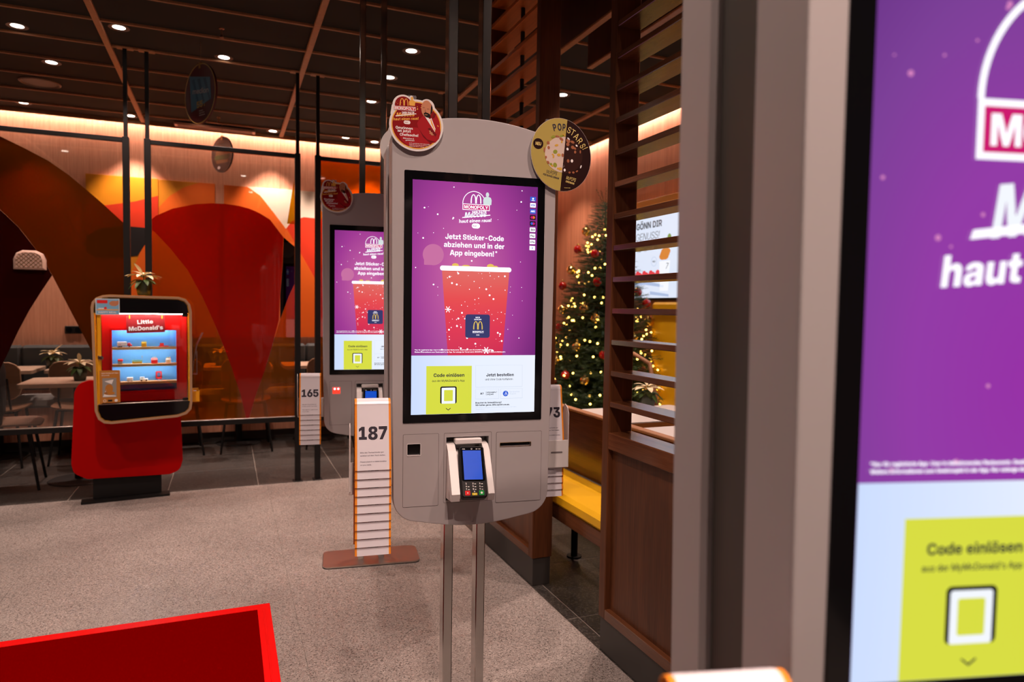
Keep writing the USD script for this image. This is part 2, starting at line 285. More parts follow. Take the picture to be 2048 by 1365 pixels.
pbr('grille', (0.50, 0.33, 0.25), 0.5); pbr('speaker_ring', (0.10, 0.06, 0.045), 0.5); pbr('quilt', (0.55, 0.36, 0.28), 0.5); pbr('brass', (0.5, 0.3, 0.12), 0.35, metallic=1.0)
pbr('needles', (0.016, 0.045, 0.016), 0.6); pbr('needles_light', (0.04, 0.085, 0.022), 0.6); pbr('bark', (0.05, 0.03, 0.018), 0.8); pbr('bauble_red', (0.55, 0.006, 0.008), 0.16, coat_weight=0.6); pbr('bauble_gold', (1.0, 0.68, 0.22), 0.2, metallic=1.0); pbr('bauble_cap', (0.75, 0.6, 0.35), 0.25, metallic=1.0)
emit('fairy_light', (1.0, 0.56, 0.10), 9.0); pbr('wire', (0.01, 0.03, 0.01), 0.6); pbr('bract', (0.80, 0.70, 0.45), 0.6); pbr('leaf_green', (0.05, 0.11, 0.02), 0.5); pbr('pot_glass', (0.035, 0.045, 0.02), 0.12); pbr('sprinkler', (0.35, 0.2, 0.12), 0.4, metallic=0.6)
pbr('sign_wine', (0.075, 0.006, 0.010), 0.4); pbr('sign_blue', (0.06, 0.17, 0.27), 0.4); pbr('sign_blue_dark', (0.03, 0.09, 0.16), 0.4); pbr('sign_gold', (0.45, 0.28, 0.07), 0.4); pbr('sign_white', (0.45, 0.40, 0.40), 0.5); pbr('burger_bun', (0.13, 0.05, 0.014), 0.5); pbr('sign_brown', (0.03, 0.011, 0.008), 0.35); pbr('burger_fill', (0.05, 0.05, 0.01), 0.5)
emit('display_led', (1.0, 0.92, 0.88), 70.0); emit('niche_led', (0.9, 0.97, 1.0), 70.0)
# ================================================================== the room
X0, X1, Y0, Y1 = -3.2, 3.58, -2.4, 7.52
EDGE_Y, EDGE_X = 5.30, 1.34
def struct(name, mesh, mat, **k): return obj(name, mesh, mat, kind='structure', **k)
flr = struct('floor', bx(X0, X1, Y0, Y1, -0.06, -0.004), 'joint_dark')
def child(parent, name, mesh, mat, smooth=False, **k):
    path = numbered(parent+'/'+name); usdkit.mesh(stage, path, join(mesh), M[mat], smooth=smooth); setd(stage.GetPrimAtPath(path), **k); return path
def cells(a, b, first, step):
    e = [a]+[v for v in np.arange(first-20*step, b, step) if a+.02 < v < b-.02]+[b]; return list(zip(e[:-1], e[1:]))
for xa, xb in cells(X0, EDGE_X, 0.27, 1.2):
    for ya, yb in cells(Y0, EDGE_Y, 0.5, 1.2):
        child(flr, 'slab', bx(xa+.0004, xb-.0004, ya+.0004, yb-.0004, -0.02, 0, .0004), 'terrazzo')
for xa, xb in cells(X0, X1, 0.21, 0.6):
    for ya, yb in cells(EDGE_Y, Y1, 5.9, 0.6):
        child(flr, 'tile', bx(xa+.002, xb-.002, ya+.002, yb-.002, -0.02, 0, .001), 'slate')
for xa, xb in cells(EDGE_X, X1, 1.40, 0.6):
    for ya, yb in cells(Y0, EDGE_Y, 3.15, 0.6):
        child(flr, 'tile', bx(xa+.002, xb-.002, ya+.002, yb-.002, -0.02, 0, .001), 'slate')
child(flr, 'grout', [bx(EDGE_X, X1, Y0, EDGE_Y, -.004, -.0012), bx(X0, X1, EDGE_Y, Y1, -.004, -.0012)], 'grout', kind='stuff')

wb = struct('wall_back', bx(X0, X1+.1, Y1+.012, Y1+.1, 0, 3.25), 'dark_wall')
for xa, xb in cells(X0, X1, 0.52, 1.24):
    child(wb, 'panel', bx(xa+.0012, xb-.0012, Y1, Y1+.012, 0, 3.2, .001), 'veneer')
wr = struct('wall_right', bx(X1+.012, X1+.1, Y0, Y1+.1, 0, 3.25), 'dark_wall')
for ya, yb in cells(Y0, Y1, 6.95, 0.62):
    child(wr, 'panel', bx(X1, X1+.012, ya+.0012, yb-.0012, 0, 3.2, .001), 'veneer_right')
struct('wall_left', bx(X0-.1, X0, Y0, Y1, 0, 3.25), 'dark_wall'); struct('wall_front', bx(X0-.1, X1+.1, Y0-.1, Y0, 0, 3.25), 'dark_wall')
# ceiling: felt panels between wooden laths, an LED pocket along the back and right walls
CX1, CY1 = X1-.11, Y1-.11
cl = struct('ceiling', bx(X0-.1, X1+.1, Y0-.1, Y1+.1, 3.20, 3.26), 'ceiling_felt')
LY = [7.14-.4525*k for k in range(13)]; LX = [-1.96-1.24, -1.96, -.72, .52, 1.76, 2.96]
xs = [X0]+LX[1:]+[CX1]; ys = [Y0]+LY[::-1]+[CY1]
for xa, xb in zip(xs[:-1], xs[1:]):
    for ya, yb in zip(ys[:-1], ys[1:]): child(cl, 'panel', bx(xa+.004, xb-.004, ya+.004, yb-.004, CEIL, CEIL+.03, .003), 'ceiling_felt')
for y in LY: child(cl, 'lath', bx(X0, CX1, y-.0075, y+.0075, CEIL-.015, CEIL+.02, .002), 'lath')
for x in LX[1:]: child(cl, 'beam', bx(x-.019, x+.019, Y0, CY1, CEIL-.020, CEIL+.02, .003), 'lath')
struct('trim_1', [bx(X0, CX1+.014, CY1, CY1+.014, CEIL-.035, 3.2, .002)], 'lath'); struct('trim_2', [bx(CX1, CX1+.014, Y0, CY1, CEIL-.035, 3.2, .002)], 'lath')
obj('cove_light_strip', bx(X0, CX1, CY1+.016, CY1+.028, 3.085, 3.10), 'cove_led', 'long warm LED strip in the ceiling pocket above the back wall', 'light')
obj('cove_light_strip', bx(CX1+.016, CX1+.028, Y0, CY1, 3.085, 3.10), 'cove_led', 'long warm LED strip in the ceiling pocket above the right wall', 'light')

# ------------------------------------------------------------------ recessed downlights
def downlight(x, y, label, power=1.0, cone=46, soft=.6, group='recessed ceiling downlights'):
    t = Thing('recessed_downlight', label, 'downlight', (x, y, CEIL), 0, group)
    t.part('trim_ring', lathe([(.036,-.001),(.060,-.004),(.062,-.001),(.062,.004),(.036,.004),(.036,-.001)], 28), 'lamp_trim', smooth=40)
    t.part('lens', lathe([(0,-.0005),(.0365,-.0005),(.0365,.003),(0,.003)], 24), 'lamp_lens')
    l = UsdLux.SphereLight.Define(stage, t.path+'/lamp'); l.CreateRadiusAttr(0.03); l.CreateIntensityAttr(SPOT*power); l.CreateColorAttr(Gf.Vec3f(*WARM)); l.CreateNormalizeAttr(True)
    l.AddTranslateOp().Set(Gf.Vec3d(0, 0, -.02))
    sh = UsdLux.ShapingAPI.Apply(l.GetPrim()); sh.CreateShapingConeAngleAttr(cone); sh.CreateShapingConeSoftnessAttr(soft)
DL = [(-1.20, 5.227, 'round recessed downlight in the dark ceiling at the upper left corner of the picture'), (-.613, 4.982, 'round recessed downlight left of the long ceiling beam, level with the corner one'),
 (-.009, 5.264, 'round recessed downlight just right of the blue hanging oval sign'), (-1.155, 5.908, 'round recessed downlight above and right of the round ceiling speaker'), (-1.62, 7.20, 'leftmost round downlight close to the back wall'),
 (-.811, 7.26, 'round downlight by the back wall between the two black frame posts'), (-.222, 7.128, 'round downlight by the back wall under the blue hanging oval sign'), (.432, 7.26, 'round downlight by the back wall right of the brown hanging oval sign'),
 (1.155, 4.589, 'largest bright round downlight above the round red sign of the middle kiosk'), (1.137, 5.181, 'second round downlight in the row behind the steel posts of the middle kiosk'), (1.132, 5.845, 'third round downlight in the row, just left of the round red sign'), (1.135, 7.20, 'round downlight by the back wall near the round red sign, left one of a pair'), (1.44, 7.26, 'round downlight by the back wall, the right one of a pair behind the middle kiosk')]
for i, (x, y, lb) in enumerate(DL):
    if y > 7.15: downlight(x, y, lb, 1.35, 38, .6)
    elif y > 5.5 or i == 9: downlight(x, y, lb, .22, 40, .6)
    else: downlight(x, y, lb, .8, 44, .6)
# unseen lamps of the same kind, added to light the kiosk fronts and hall
HID = 'added unseen recessed downlight over the hall behind the camera'
for x, y, p in [(-.60, 3.7, 1.1), (-.75, 2.3, .8), (.22, .72, 1.5), (1.20, 1.05, .75), (-1.7, 3.4, .9), (-1.7, 1.4, .6), (.35, -.65, 2.9)]: downlight(x, y, HID, p, 64, .8, 'added unseen downlights behind and beside the camera')
for x, y, p in [(2.5, 5.0, .65), (2.3, 3.3, 1.4), (3.05, 6.6, .8), (1.9, 2.4, .9)]: downlight(x, y, HID.replace('the hall behind the camera', 'the seats behind the slats'), p, 48, .6, 'added unseen downlights over the seats behind the slats')  # more unseen lamps, added to brighten the seats and right wall

# ------------------------------------------------------------------ ceiling fittings
t = Thing('ceiling_speaker', 'round dark speaker grille with pale ring set in the ceiling', 'speaker', (-1.345, 6.48, CEIL))
t.part('ring', lathe([(.115,0),(.13,-.012),(.142,-.006),(.142,.004),(.115,.004),(.115,0)], 40), 'speaker_ring', smooth=40); t.part('grille', cyl(.116, -.004, .003, n=40), 'black_rod')
t = Thing('air_vent', 'long slotted wooden air vent in the ceiling edge by the back wall', 'vent', (-.09, 7.30, CEIL-.012))
t.part('frame', [bx(-.36,-.33,-.05,.05,-.022,.0,.003), bx(.33,.36,-.05,.05,-.022,0,.003), bx(-.33,.33,-.05,-.044,-.022,0), bx(-.33,.33,.044,.05,-.022,0)], 'grille')
for k in range(6): t.part('slat', bx(-.33,.33,-.040+k*.0145,-.034+k*.0145,-.020,-.002,.001), 'grille')
t.part('backing', bx(-.33,.33,-.044,.044,-.001,.004), 'black_rod')
for (x, y), lb in zip([(-.02, 4.72), (-.06, 6.95)], ['small brass sprinkler head hanging from the ceiling at the top edge of the picture', 'small brass sprinkler head just right of the blue oval sign']):
    t = Thing('sprinkler', lb, 'sprinkler', (x, y, CEIL), 0, 'ceiling sprinklers'); t.part('stem', lathe([(0,0),(.016,0),(.016,-.006),(.006,-.010),(.005,-.04),(0,-.04)][::-1], 12), 'sprinkler'); t.part('deflector', lathe([(0,-.06),(.012,-.058),(.012,-.052),(.004,-.04),(0,-.04)], 12), 'sprinkler')
def hung_sign(x, y, zc, r, rz, label, fill):
    t = Thing('hanging_sign', label, 'sign', (x, y, zc), rz, None)
    t.part('disc', front(ell(0,0,r,r,64), .007, .014), fill[0]); t.part('rim', front(ell(0,0,r,r,64).difference(ell(0,0,r*.965,r*.965,64)), -.0072, .001), fill[1])
    t.part('cord', tube([(0,0,r-.02),(0,0,CEIL-zc)], .0015, 5), 'sprinkler'); t.part('hook', bx(-.012,.012,-.009,.009,r-.03,r+.01,.002), 'brass')
    return t
t = hung_sign(-.15, 5.03, 2.715, .195, -60, 'dark red hanging oval sign with a blue square and price', ('sign_wine', 'sign_gold'))
t.part('picture', front(Polygon([(-.13,.135),(.13,.085),(.14,-.055),(-.11,-.105)]), -.0072, .001), 'sign_blue')
t.part('fold', [front(Polygon([(a,.095-.1*a),(a+.03,.095-.1*a),(a+.09,-.06),(a+.07,-.06)]), -.0082, .0006) for a in (-.10,-.03,.045)], 'sign_blue_dark')
t.part('lettering', [front(text('medion', .034, .01, .0, 500, width=.20, ang=-6), -.0088, .0006), front(small(['Fernseher','Smart TV mit','Gewinnchance'], .008, -.01, -.115, .015), -.0072, .0008)], 'sign_white')
t.part('price', front(text('55', .042, .0, -.09, 800, width=.075).union(text('x', .02, .06, -.09, 700)), -.0088, .0008), 'sign_gold')
t = hung_sign(-.03, 7.12, 2.745, .168, -57, 'brown hanging oval sign with a burger picture before the back wall', ('sign_brown', 'speaker_ring'))
t.part('burger_picture', [front(Polygon([(-.10,-.005),(-.09,.035),(-.03,.06),(.04,.06),(.10,.03),(.11,-.005)]), -.0072, .001), front(Polygon([(-.10,-.05),(.11,-.05),(.09,-.08),(-.08,-.08)]), -.0072, .001)], 'burger_bun')
t.part('filling', front(Polygon([(-.115,-.01),(-.06,-.0),(0,-.012),(.06,-.002),(.12,-.012),(.12,-.045),(-.11,-.045)]), -.0072, .0012), 'burger_fill'); t.part('spot', front(ell(-.045,-.12,.022,.014), -.0072, .001), 'sign_white')
t.part('lettering', front(small(['nur für kurze Zeit','im Angebot'], .012, -.09, .10, .022), -.0072, .001), 'burger_bun')

# ------------------------------------------------------------------ coloured panels on the back wall
def wall_picture(label, x0, x1, z0, z1, prints):
    t = Thing('wall_panel', label, 'wall panel', (0, Y1, 0)); r = sbox(x0, z0, x1, z1)
    t.part('board', bx(x0, x1, -.025, -.004, z0, z1, .002), prints[0])
    y = -.025
    for g, m, nm in prints[1:]:
        g = g.buffer(0).intersection(r.buffer(-.001))
        if not g.is_empty: t.part(nm, front(g, y, .0012), m); y -= .0009
PZ = .99
wall_picture('yellow and orange graphic panel on the back wall, left of the three', -1.212, -.607, PZ, 2.53, ['mural_yellow',
    (Polygon([(-1.3,2.225),(-1.05,2.245),(-.80,2.30),(-.55,2.39),(-.55,1.0),(-1.3,1.0)]), 'mural_red', 'arc_print'),
    (Polygon([(-1.3,2.02),(-.5,2.02),(-.5,.9),(-1.3,.9)]), 'mural_amber', 'base_print'),
    (Polygon([(-.66,2.10),(-.78,1.78),(-.84,1.62),(-.93,1.38),(-1.0,.9),(-.5,.9),(-.5,2.10)]), 'mural_orange', 'wedge_print'),
    (Polygon([(-1.22,1.93),(-1.12,2.02),(-.92,2.06),(-.66,2.05),(-.72,1.90),(-.79,1.78),(-.98,1.755),(-1.14,1.76),(-1.22,1.80)]), 'mural_black', 'leaf_print')])
RING = Polygon([(-.62,2.236),(-.507,2.374),(-.374,2.472),(-.25,2.52),(-.10,2.56),(.08,2.555),(.20,2.52),(.321,2.442),(.466,2.258),(.60,2.08),(.72,1.90),(.80,.9),(-.62,.9)])
wall_picture('amber and orange graphic panel in the middle of the back wall', -.604, -.102, PZ, 2.525, ['mural_amber', (RING, 'mural_orange', 'ring_print')])
wall_picture('orange, white and red graphic panel behind the middle kiosks', -.022, 1.75, PZ, 2.522, ['mural_white', (RING, 'mural_orange', 'ring_print'),
    (Polygon([(.56,2.10),(.63,2.20),(.75,2.25),(.95,2.24),(1.2,2.15),(1.6,1.8),(1.8,.9),(1.1,.9),(.80,1.55)]), 'mural_red', 'dome_print'), (Polygon([(.58,2.12),(.86,1.62),(1.05,.9),(.3,.9),(.5,2.0)]), 'mural_orange', 'wedge_print')])
t = Thing('quilted_panel', 'pale half round panel with a diamond quilted pattern added on the dark red glass', 'lamp', (-1.178, 5.334, 1.535))  # added panel standing in for a bright patch in the glass; no lamp known
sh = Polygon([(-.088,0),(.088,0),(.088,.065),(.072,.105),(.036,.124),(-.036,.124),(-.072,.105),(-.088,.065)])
t.part('quilt_body', rings(np.array(sh.exterior.coords)[:-1], [(-.04,.014),(-.034,.004),(-.026,0),(0,0)]), 'quilt', smooth=30)
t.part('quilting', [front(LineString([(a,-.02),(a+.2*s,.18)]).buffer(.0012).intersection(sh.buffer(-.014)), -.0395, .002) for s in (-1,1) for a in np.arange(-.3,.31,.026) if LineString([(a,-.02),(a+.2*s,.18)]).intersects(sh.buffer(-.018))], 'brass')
t = Thing('socket_panel', 'flat black socket plate on the wood wall above the grey bench', 'socket', (-1.33, Y1, 1.028)); t.part('plate', bx(-.07,.07,-.012,0,0,.072,.003), 'black_plastic'); t.part('socket', [lathe([(0,0),(.022,0),(.024,.003),(0,.003)],20).apply_transform(FRONT).apply_translation((s*.034,-.0125,.036)) for s in (-1,1)], 'black_gloss')

# ------------------------------------------------------------------ glass dividers between the counter hall and the seats
GY = 5.34
def divider(label, xa, xb, left_post, films, black=None):
    t = Thing('glass_divider', label, 'glass divider', (0, GY, 0))
    for x in ([xa] if left_post else [])+[xb]:
        p = t.part('post', [bx(x-.02,x+.02,-.022,.022,0,2.45,.002), bx(x-.012,x+.012,-.014,.014,2.45,CEIL-.004,.001)], 'black_metal')
        t.part('foot_plate', bx(x-.035,x+.035,-.04,.04,0,.006,.002), 'black_metal', parent=p); t.part('ceiling_plate', bx(x-.05,x+.05,-.03,.03,CEIL-.012,CEIL-.002,.002), 'lath', parent=p)
    a, b = xa+.02, xb-.02
    t.part('top_rail', bx(a,b,-.015,.015,2.415,2.445,.002), 'black_metal'); t.part('bottom_rail', bx(a,b,-.018,.018,.455,.49,.002), 'steel_brushed' if False else 'black_metal'); t.part('rail_strip', bx(a,b,-.019,.012,.4905,.497,.001), 'steel_brushed')
    r = sbox(a+.002, .497, b-.002, 2.414)
    cov = None
    for g, m, nm in films:
        g = g.buffer(0).intersection(r)
        if g.is_empty: continue
        t.part(nm, front(g, -.0035, .0008), m)
    t.part('pane', bx(a+.001,b-.001,-.003,.003,.496,2.4145), 'pane')
    return t
OUT = [(-2.3,2.414),(-1.40,2.414),(-1.33,2.379),(-1.20,2.317),(-1.071,2.249),(-.96,2.168),(-.862,2.081),(-.762,1.989),(-.62,1.847)]
INN = [(-.60,.42),(-.70,.66),(-.78,.86),(-.864,1.049),(-.96,1.27),(-1.06,1.503),(-1.10,1.59),(-1.154,1.679),(-1.20,1.75),(-1.241,1.81),(-1.338,1.916),(-1.5,2.05),(-2.3,2.35)]
divider('glass divider with orange and dark red arcs left of the red display stand', -2.15, -.625, True, [(Polygon(OUT+[(-.60,1.82)]+INN), 'film_orange', 'orange_film'),
    (Polygon([(-2.3,2.349),(-1.5,2.049),(-1.338,1.915),(-1.241,1.809),(-1.154,1.678),(-1.10,1.589),(-1.0605,1.502),(-1.125,1.39),(-1.188,1.274),(-1.25,1.14),(-1.306,1.003),(-1.357,.883),(-1.45,.6),(-1.5,.4),(-2.3,.4)]), 'film_darkred', 'dark_red_film')])
DOME = [(-.52,1.86),(-.448,1.932),(-.345,1.988),(-.203,2.029),(-.10,2.043),(-.008,2.046),(.08,2.038),(.159,2.022),(.23,1.992),(.296,1.952),(.39,1.829)]
LEFT = [(.137,.45),(.088,.68),(.036,.854),(-.02,1.02),(-.078,1.18),(-.16,1.38),(-.254,1.567),(-.36,1.71),(-.455,1.819),(-.52,1.87)]
divider('glass divider with a big red arch and amber film right of the red display stand', -.495, .49, True, [
    (Polygon(DOME+[(.382,1.62),(.365,1.40),(.357,1.219),(.31,1.03),(.259,.849),(.19,.65)]+LEFT), 'film_red', 'red_film'),
    (Polygon([(x-.0005, z) for x, z in LEFT]+[(-.52,.45)]), 'film_amber', 'amber_film'),
    (Polygon([(.138,.45),(.191,.65),(.26,.849),(.311,1.03),(.366,1.219),(.43,1.40),(.52,1.60),(.52,.45)]), 'film_amber', 'amber_film'),
    (Polygon([(.391,1.829),(.52,1.72),(.52,1.602),(.43,1.402),(.366,1.222),(.366,1.40),(.383,1.62)]), 'pane_black', 'black_film'),
    (Polygon([(.48,2.36),(.415,1.93),(.50,1.93)]), 'film_yellow', 'yellow_film')])
divider('glass divider with amber film behind the rear kiosk', .635, 1.62, True, [(sbox(.6,.4,1.7,2.42), 'film_amber', 'amber_film')])

# ------------------------------------------------------------------ wooden slatted partitions along the hall
def partition(label, ya, yb, posts, rod=None, hi=CEIL-.02, sm='walnut_y'):
    t = Thing('slatted_partition', label, 'partition', (EDGE_X, 0, 0)); W = .105
    t.part('plinth', bx(.006, W-.006, ya+.006, yb-.006, 0, .135, .002), 'plinth')
    for y in posts: t.part('post', bx(0, W, y, y+.045, .135, hi, .003), 'walnut')
    t.part('bottom_rail', bx(0, W, ya+.045, yb-.045, .1355, .175, .002), 'walnut_y'); t.part('top_rail', bx(0, W, ya+.045, yb-.045, .80, .865, .003), 'walnut_y')
    n = max(1, round((yb-ya-.09)/.085)); w = (yb-ya-.09)/n
    t.part('board', bx(.022, W-.022, ya+.045, yb-.045, .175, .80), 'walnut')
    z = .962
    while z < hi-.02:
        t.part('slat', bx(.004, W-.004, ya+.045, yb-.045, z, z+.021, .002), sm); z += .1184
    if rod: t.part('rod', tube([(W*.55, rod, .865), (W*.55, rod, hi)], .011, 10), 'black_rod')
    return t
partition('dark walnut slatted partition, the near one beside the foreground kiosk', .85, 2.285, [.85, 2.24])
partition('dark walnut slatted partition, the farther one behind the middle kiosk', 2.915, 3.62, [2.915, 3.575], 3.26, sm='walnut_warm_lit')  # far slats: warm light from below is put into the wood colour
for nm, x, y0, y1, zb, lb in [('ceiling_board', 1.70, 2.0, 4.1, 2.75, 'long dark wooden board hanging from the ceiling, the left one of two'), ('ceiling_board', 1.97, 1.9, 3.62, 2.75, 'dark wooden board hanging from the ceiling, the right one of two')]:
    t = Thing(nm, lb, 'board', (x, 0, 0)); t.part('board', bx(0, .03, y0, y1, zb+.012, CEIL-.002, .002), 'walnut_dark'); t.part('lit_edge', bx(-.003, .033, y0, y1, zb, zb+.012, .002), 'lath')  # paler strip paints the lit lower edge of each board
# ================================================================== order kiosks
def shell_outline():
    p = []
    for x in np.linspace(-.205, .205, 15): p.append((x, 1.893-.030*(x/.205)**2*1.0))          # arched top, left to right
    p = p[::-1]                                                                                # right to left, counter-clockwise
    for a in np.linspace(80, 180, 9)[1:]: p.append((-.205+.045*math.cos(math.radians(a))*1.0, 1.818+.045*math.sin(math.radians(a))))
    p += [(-.2485, 1.5), (-.245, 1.1), (-.2400, .78)]
    for a in np.linspace(180, 262, 9): p.append((-.168+.072*math.cos(math.radians(a)), .765+.072*math.sin(math.radians(a))))
    for x in np.linspace(-.15, .15, 9): p.append((x, .671+.021*(x/.15)**2*.9))
    for a in np.linspace(278, 360, 9): p.append((.168+.072*math.cos(math.radians(a)), .765+.072*math.sin(math.radians(a))))
    p += [(.2400, .78), (.245, 1.1), (.2485, 1.5)]
    for a in np.linspace(0, 100, 9)[:-1]: p.append((.205+.045*math.cos(math.radians(a)), 1.818+.045*math.sin(math.radians(a))))
    return Polygon(p).convex_hull.simplify(.0004)
SH_OUT = np.array(shell_outline().exterior.coords)[:-1]
DEPTH, SHELL = .28, .093
def bust(cx, z0, h):
    "little bald statue, arms folded"
    return unary_union([ell(cx, z0+h*.80, h*.135, h*.19), sbox(cx-h*.06, z0+h*.5, cx+h*.06, z0+h*.68), Polygon([(cx-h*.30,z0+h*.02),(cx-h*.32,z0+h*.36),(cx-h*.26,z0+h*.54),(cx-h*.08,z0+h*.60),(cx+h*.08,z0+h*.60),(cx+h*.26,z0+h*.54),(cx+h*.32,z0+h*.36),(cx+h*.30,z0+h*.02)]).buffer(h*.03)])
def game_logo(cx, zm, w):
    "pieces of the game title: name box centred (cx, zm), width w -> dict of polygons"
    h = w*.222; s = w/.0826
    bxo = sbox(cx-w/2, zm-h/2, cx+w/2, zm+h/2); bxi = sbox(cx-w/2+.0022*s, zm-h/2+.0022*s, cx+w/2-.0022*s, zm+h/2-.0022*s)
    word = text('MONOPOLY', .0098*s, cx, zm-.0049*s, 800, width=w*.885)
    a = np.linspace(0, PI, 40); arc = LineString([(cx-.006*s+.0345*s*math.cos(q), zm+h/2+.037*s*math.sin(q)) for q in a]).buffer(.0011*s, cap_style=2)
    m = arches(cx-.0005*s, zm+h/2+.0018*s, .033*s, .027*s)
    script = text('Mecces', .0165*s, cx-.001*s, zm-h/2-.0205*s, 800, width=.066*s, sl=14, ang=6)
    over = text('DER PATE', .0072*s, cx+.010*s, zm-h/2-.0085*s, 900, width=.044*s, ang=4)
    bar = Polygon([(cx-.042*s,zm-h/2-.0245*s),(cx-.041*s,zm-h/2-.0215*s),(cx+.043*s,zm-h/2-.0105*s),(cx+.0435*s,zm-h/2-.0135*s)])
    sub = text('haut einen raus!', .0098*s, cx-.0015*s, zm-h/2-.0355*s, 800, width=.098*s, sl=10, ang=4.5)
    pill = rrect(cx-.0125*s, cx+.0125*s, zm-h/2-.0535*s, zm-h/2-.0385*s, .0075*s)
    return dict(box=bxo, boxfill=bxi, word=word, arc=arc, m=m, script=script, over=over, bar=bar, sub=sub, pill=pill, bust=bust(cx+.034*s, zm+h/2, .037*s), s=s, pillmark=text('MyM', .0035*s, cx-.004*s, zm-h/2-.048*s, 700))
def screen_content(t, A, scr, video):
    "everything shown on the display, in kiosk coordinates (x, z)"
    r = np.random.default_rng(5)
    xl, xr, zb, zt, zs = -.190, .190, 1.0145, 1.7025, 1.190
    P = lambda name, g, y, mat, label=None, kind=None: t.part(name, T(front(g, y, .0003), A), mat, parent=scr, label=label, kind=kind)
    y = -.0030
    wm = front(sbox(xl, zb, xr, zs), y+.0004, .0003); wuv = planar_uv(wm, xl, xr, zb, zs); t.part('button_area', T(wm, A), 'screen_white', parent=scr, uv=wuv)
    y = -.0032
    dots = [ell(r.uniform(xl+.01, xr-.03), r.uniform(zs+.01, zt-.01), d, d, 12) for d in r.choice([.0012,.0018,.0026,.0009], 46)]
    tx = -.0000-.012
    # logo, headline, cup
    if video:
        L = game_logo(.019, 1.4920, .229)
        head = text(' ', .01) if False else None
    else:
        L = game_logo(-.0015, 1.6315, .0826)
        head = unary_union([text('Jetzt Sticker-Code', .0158, -.004, 1.5345, 800, width=.178), text('abziehen und in der', .0158, -.005, 1.5110, 800, width=.184), text('App eingeben!', .0158, -.012, 1.4875, 800, width=.134), text('*', .012, .062, 1.4925, 700)])
    if not video:
        P('bokeh', unary_union([ell(-.128, 1.487, .031, .031), rrect(-.155,-.128,1.4565,1.487,.002).difference(ell(-.128,1.487,.031,.031))]), y, 's_bokeh')
        cup = Polygon([(-.102,1.4455),(.104,1.4455),(.0855,1.190),(-.082,1.190)])
        cm = front(cup, y, .0003); t.part('cup_picture', T(cm, A), 'cup_red', parent=scr, uv=planar_uv(cm, -.1, .1, 1.19, 1.45))
        P('cup_snow', unary_union([ell(r.uniform(-.09,.09), r.uniform(1.20,1.44), d, d, 10) for d in r.choice([.0011,.0016,.0030,.0008], 90)]+[LineString([(-.083+.009*math.cos(q),1.327+.009*math.sin(q)),(-.083-.009*math.cos(q),1.327-.009*math.sin(q))]).buffer(.0012) for q in (0,PI/3,2*PI/3)]+[LineString([(.035+.01*math.cos(q),1.205+.01*math.sin(q)),(.035-.01*math.cos(q),1.205-.01*math.sin(q))]).buffer(.0014) for q in (0,PI/3,2*PI/3)]).intersection(cup.buffer(-.001)), y-.0004, 's_white', kind='stuff')
        P('cup_rim', rrect(-.108,.110,1.4415,1.456,.007), y-.0004, 's_white')
        P('whipped_cream', unary_union([ell(-.062,1.458,.010,.006), ell(-.030,1.456,.012,.004), ell(.045,1.458,.011,.007), ell(.060,1.456,.008,.004)]).difference(sbox(-.2,1.40,.2,1.4525)), y-.0003, 's_gold')
        P('cup_pocket', rrect(-.030,.045,1.243,1.313,.007), y-.0008, 's_navy')
        P('pocket_arches', arches(.0085, 1.268, .029, .025), y-.0012, 's_gold')
        P('pocket_lettering', unary_union([text('MEIN', .004, .0075, 1.302, 700), text('GEWINN', .004, .0075, 1.296, 700), text('MONOPOLY', .0042, .0085, 1.2585, 800, width=.033), text('2025', .003, .0085, 1.250, 700), rrect(-.008,.026,1.2575,1.2640,.0005).difference(rrect(-.0075,.0255,1.258,1.2635,.0005))]), y-.0012, 's_white')
    P('snow', unary_union([d for d in dots]).difference((head if head is not None else L['sub']).buffer(.004)), y, 's_pink' if video else 's_white', kind='stuff')
    if head is not None: P('headline', head, y-.0004, 's_white')
    P('logo_frame', L['box'].difference(L['boxfill']).union(L['arc'].difference(L['box'])).union(L['word']).union(L['pill'].difference(L['pillmark'])), y-.0010, 's_white')
    P('logo_box', L['boxfill'].difference(L['word']), y-.0006, 's_magenta')
    P('logo_arches', L['m'], y-.0008, 's_white'); P('logo_statue', L['bust'], y-.0012, 's_grey')
    P('logo_script', L['script'].difference(L['over'].buffer(.0006*L['s'])), y-.0008, 's_paper'); P('logo_words', unary_union([L['over'], L['bar'], L['sub']]), y-.0012, 's_white')
    P('footnote', small(['*Nur für registrierte App-User in teilnehmenden Restaurants. Gewinnspiel vom 23.10.2025 bis 08.01.2026.', 'Weitere Informationen zum Gewinnspiel in der App. Nur solange der Vorrat reicht. MONOPOLY (c) 2025 Hasbro & McDonald\'s'], .0036, -.181, 1.2050, .0064, 700, sx=.93), y-.0014, 's_white')
    # payment marks
    marks = [('s_blue','s_white',''),('s_white','s_blue','VISA'),('s_blue','s_white','AMEX'),('s_ink','cards',''),('s_ink','cards2',''),('s_white','s_ink',')))'),('s_white','s_ink','Pay'),('s_white','s_ink','G Pay'),('s_white','s_blue','V')]
    g = {}
    for i, (b, f, s) in enumerate(marks):
        z = 1.6655-.0185*i; R = rrect(.166,.184,z-.0068,z+.0068,.0015); g.setdefault(b, []).append((R, 0))
        if f.startswith('cards'):
            g.setdefault('s_magenta' if f == 'cards' else 's_blue', []).append((ell(.1722,z,.0042,.0042,16), 1)); g.setdefault('s_orange' if f == 'cards' else 's_magenta', []).append((ell(.1778,z,.0042,.0042,16), 1))
        elif s: g.setdefault(f, []).append((text(s, .0055, .175, z-.0027, 800, width=min(.014, .004*len(s))), 1))
        else: g.setdefault(f, []).append((unary_union([ell(.175,z+.001,.003,.003,16), sbox(.170,z-.0055,.180,z-.0035)]), 1))
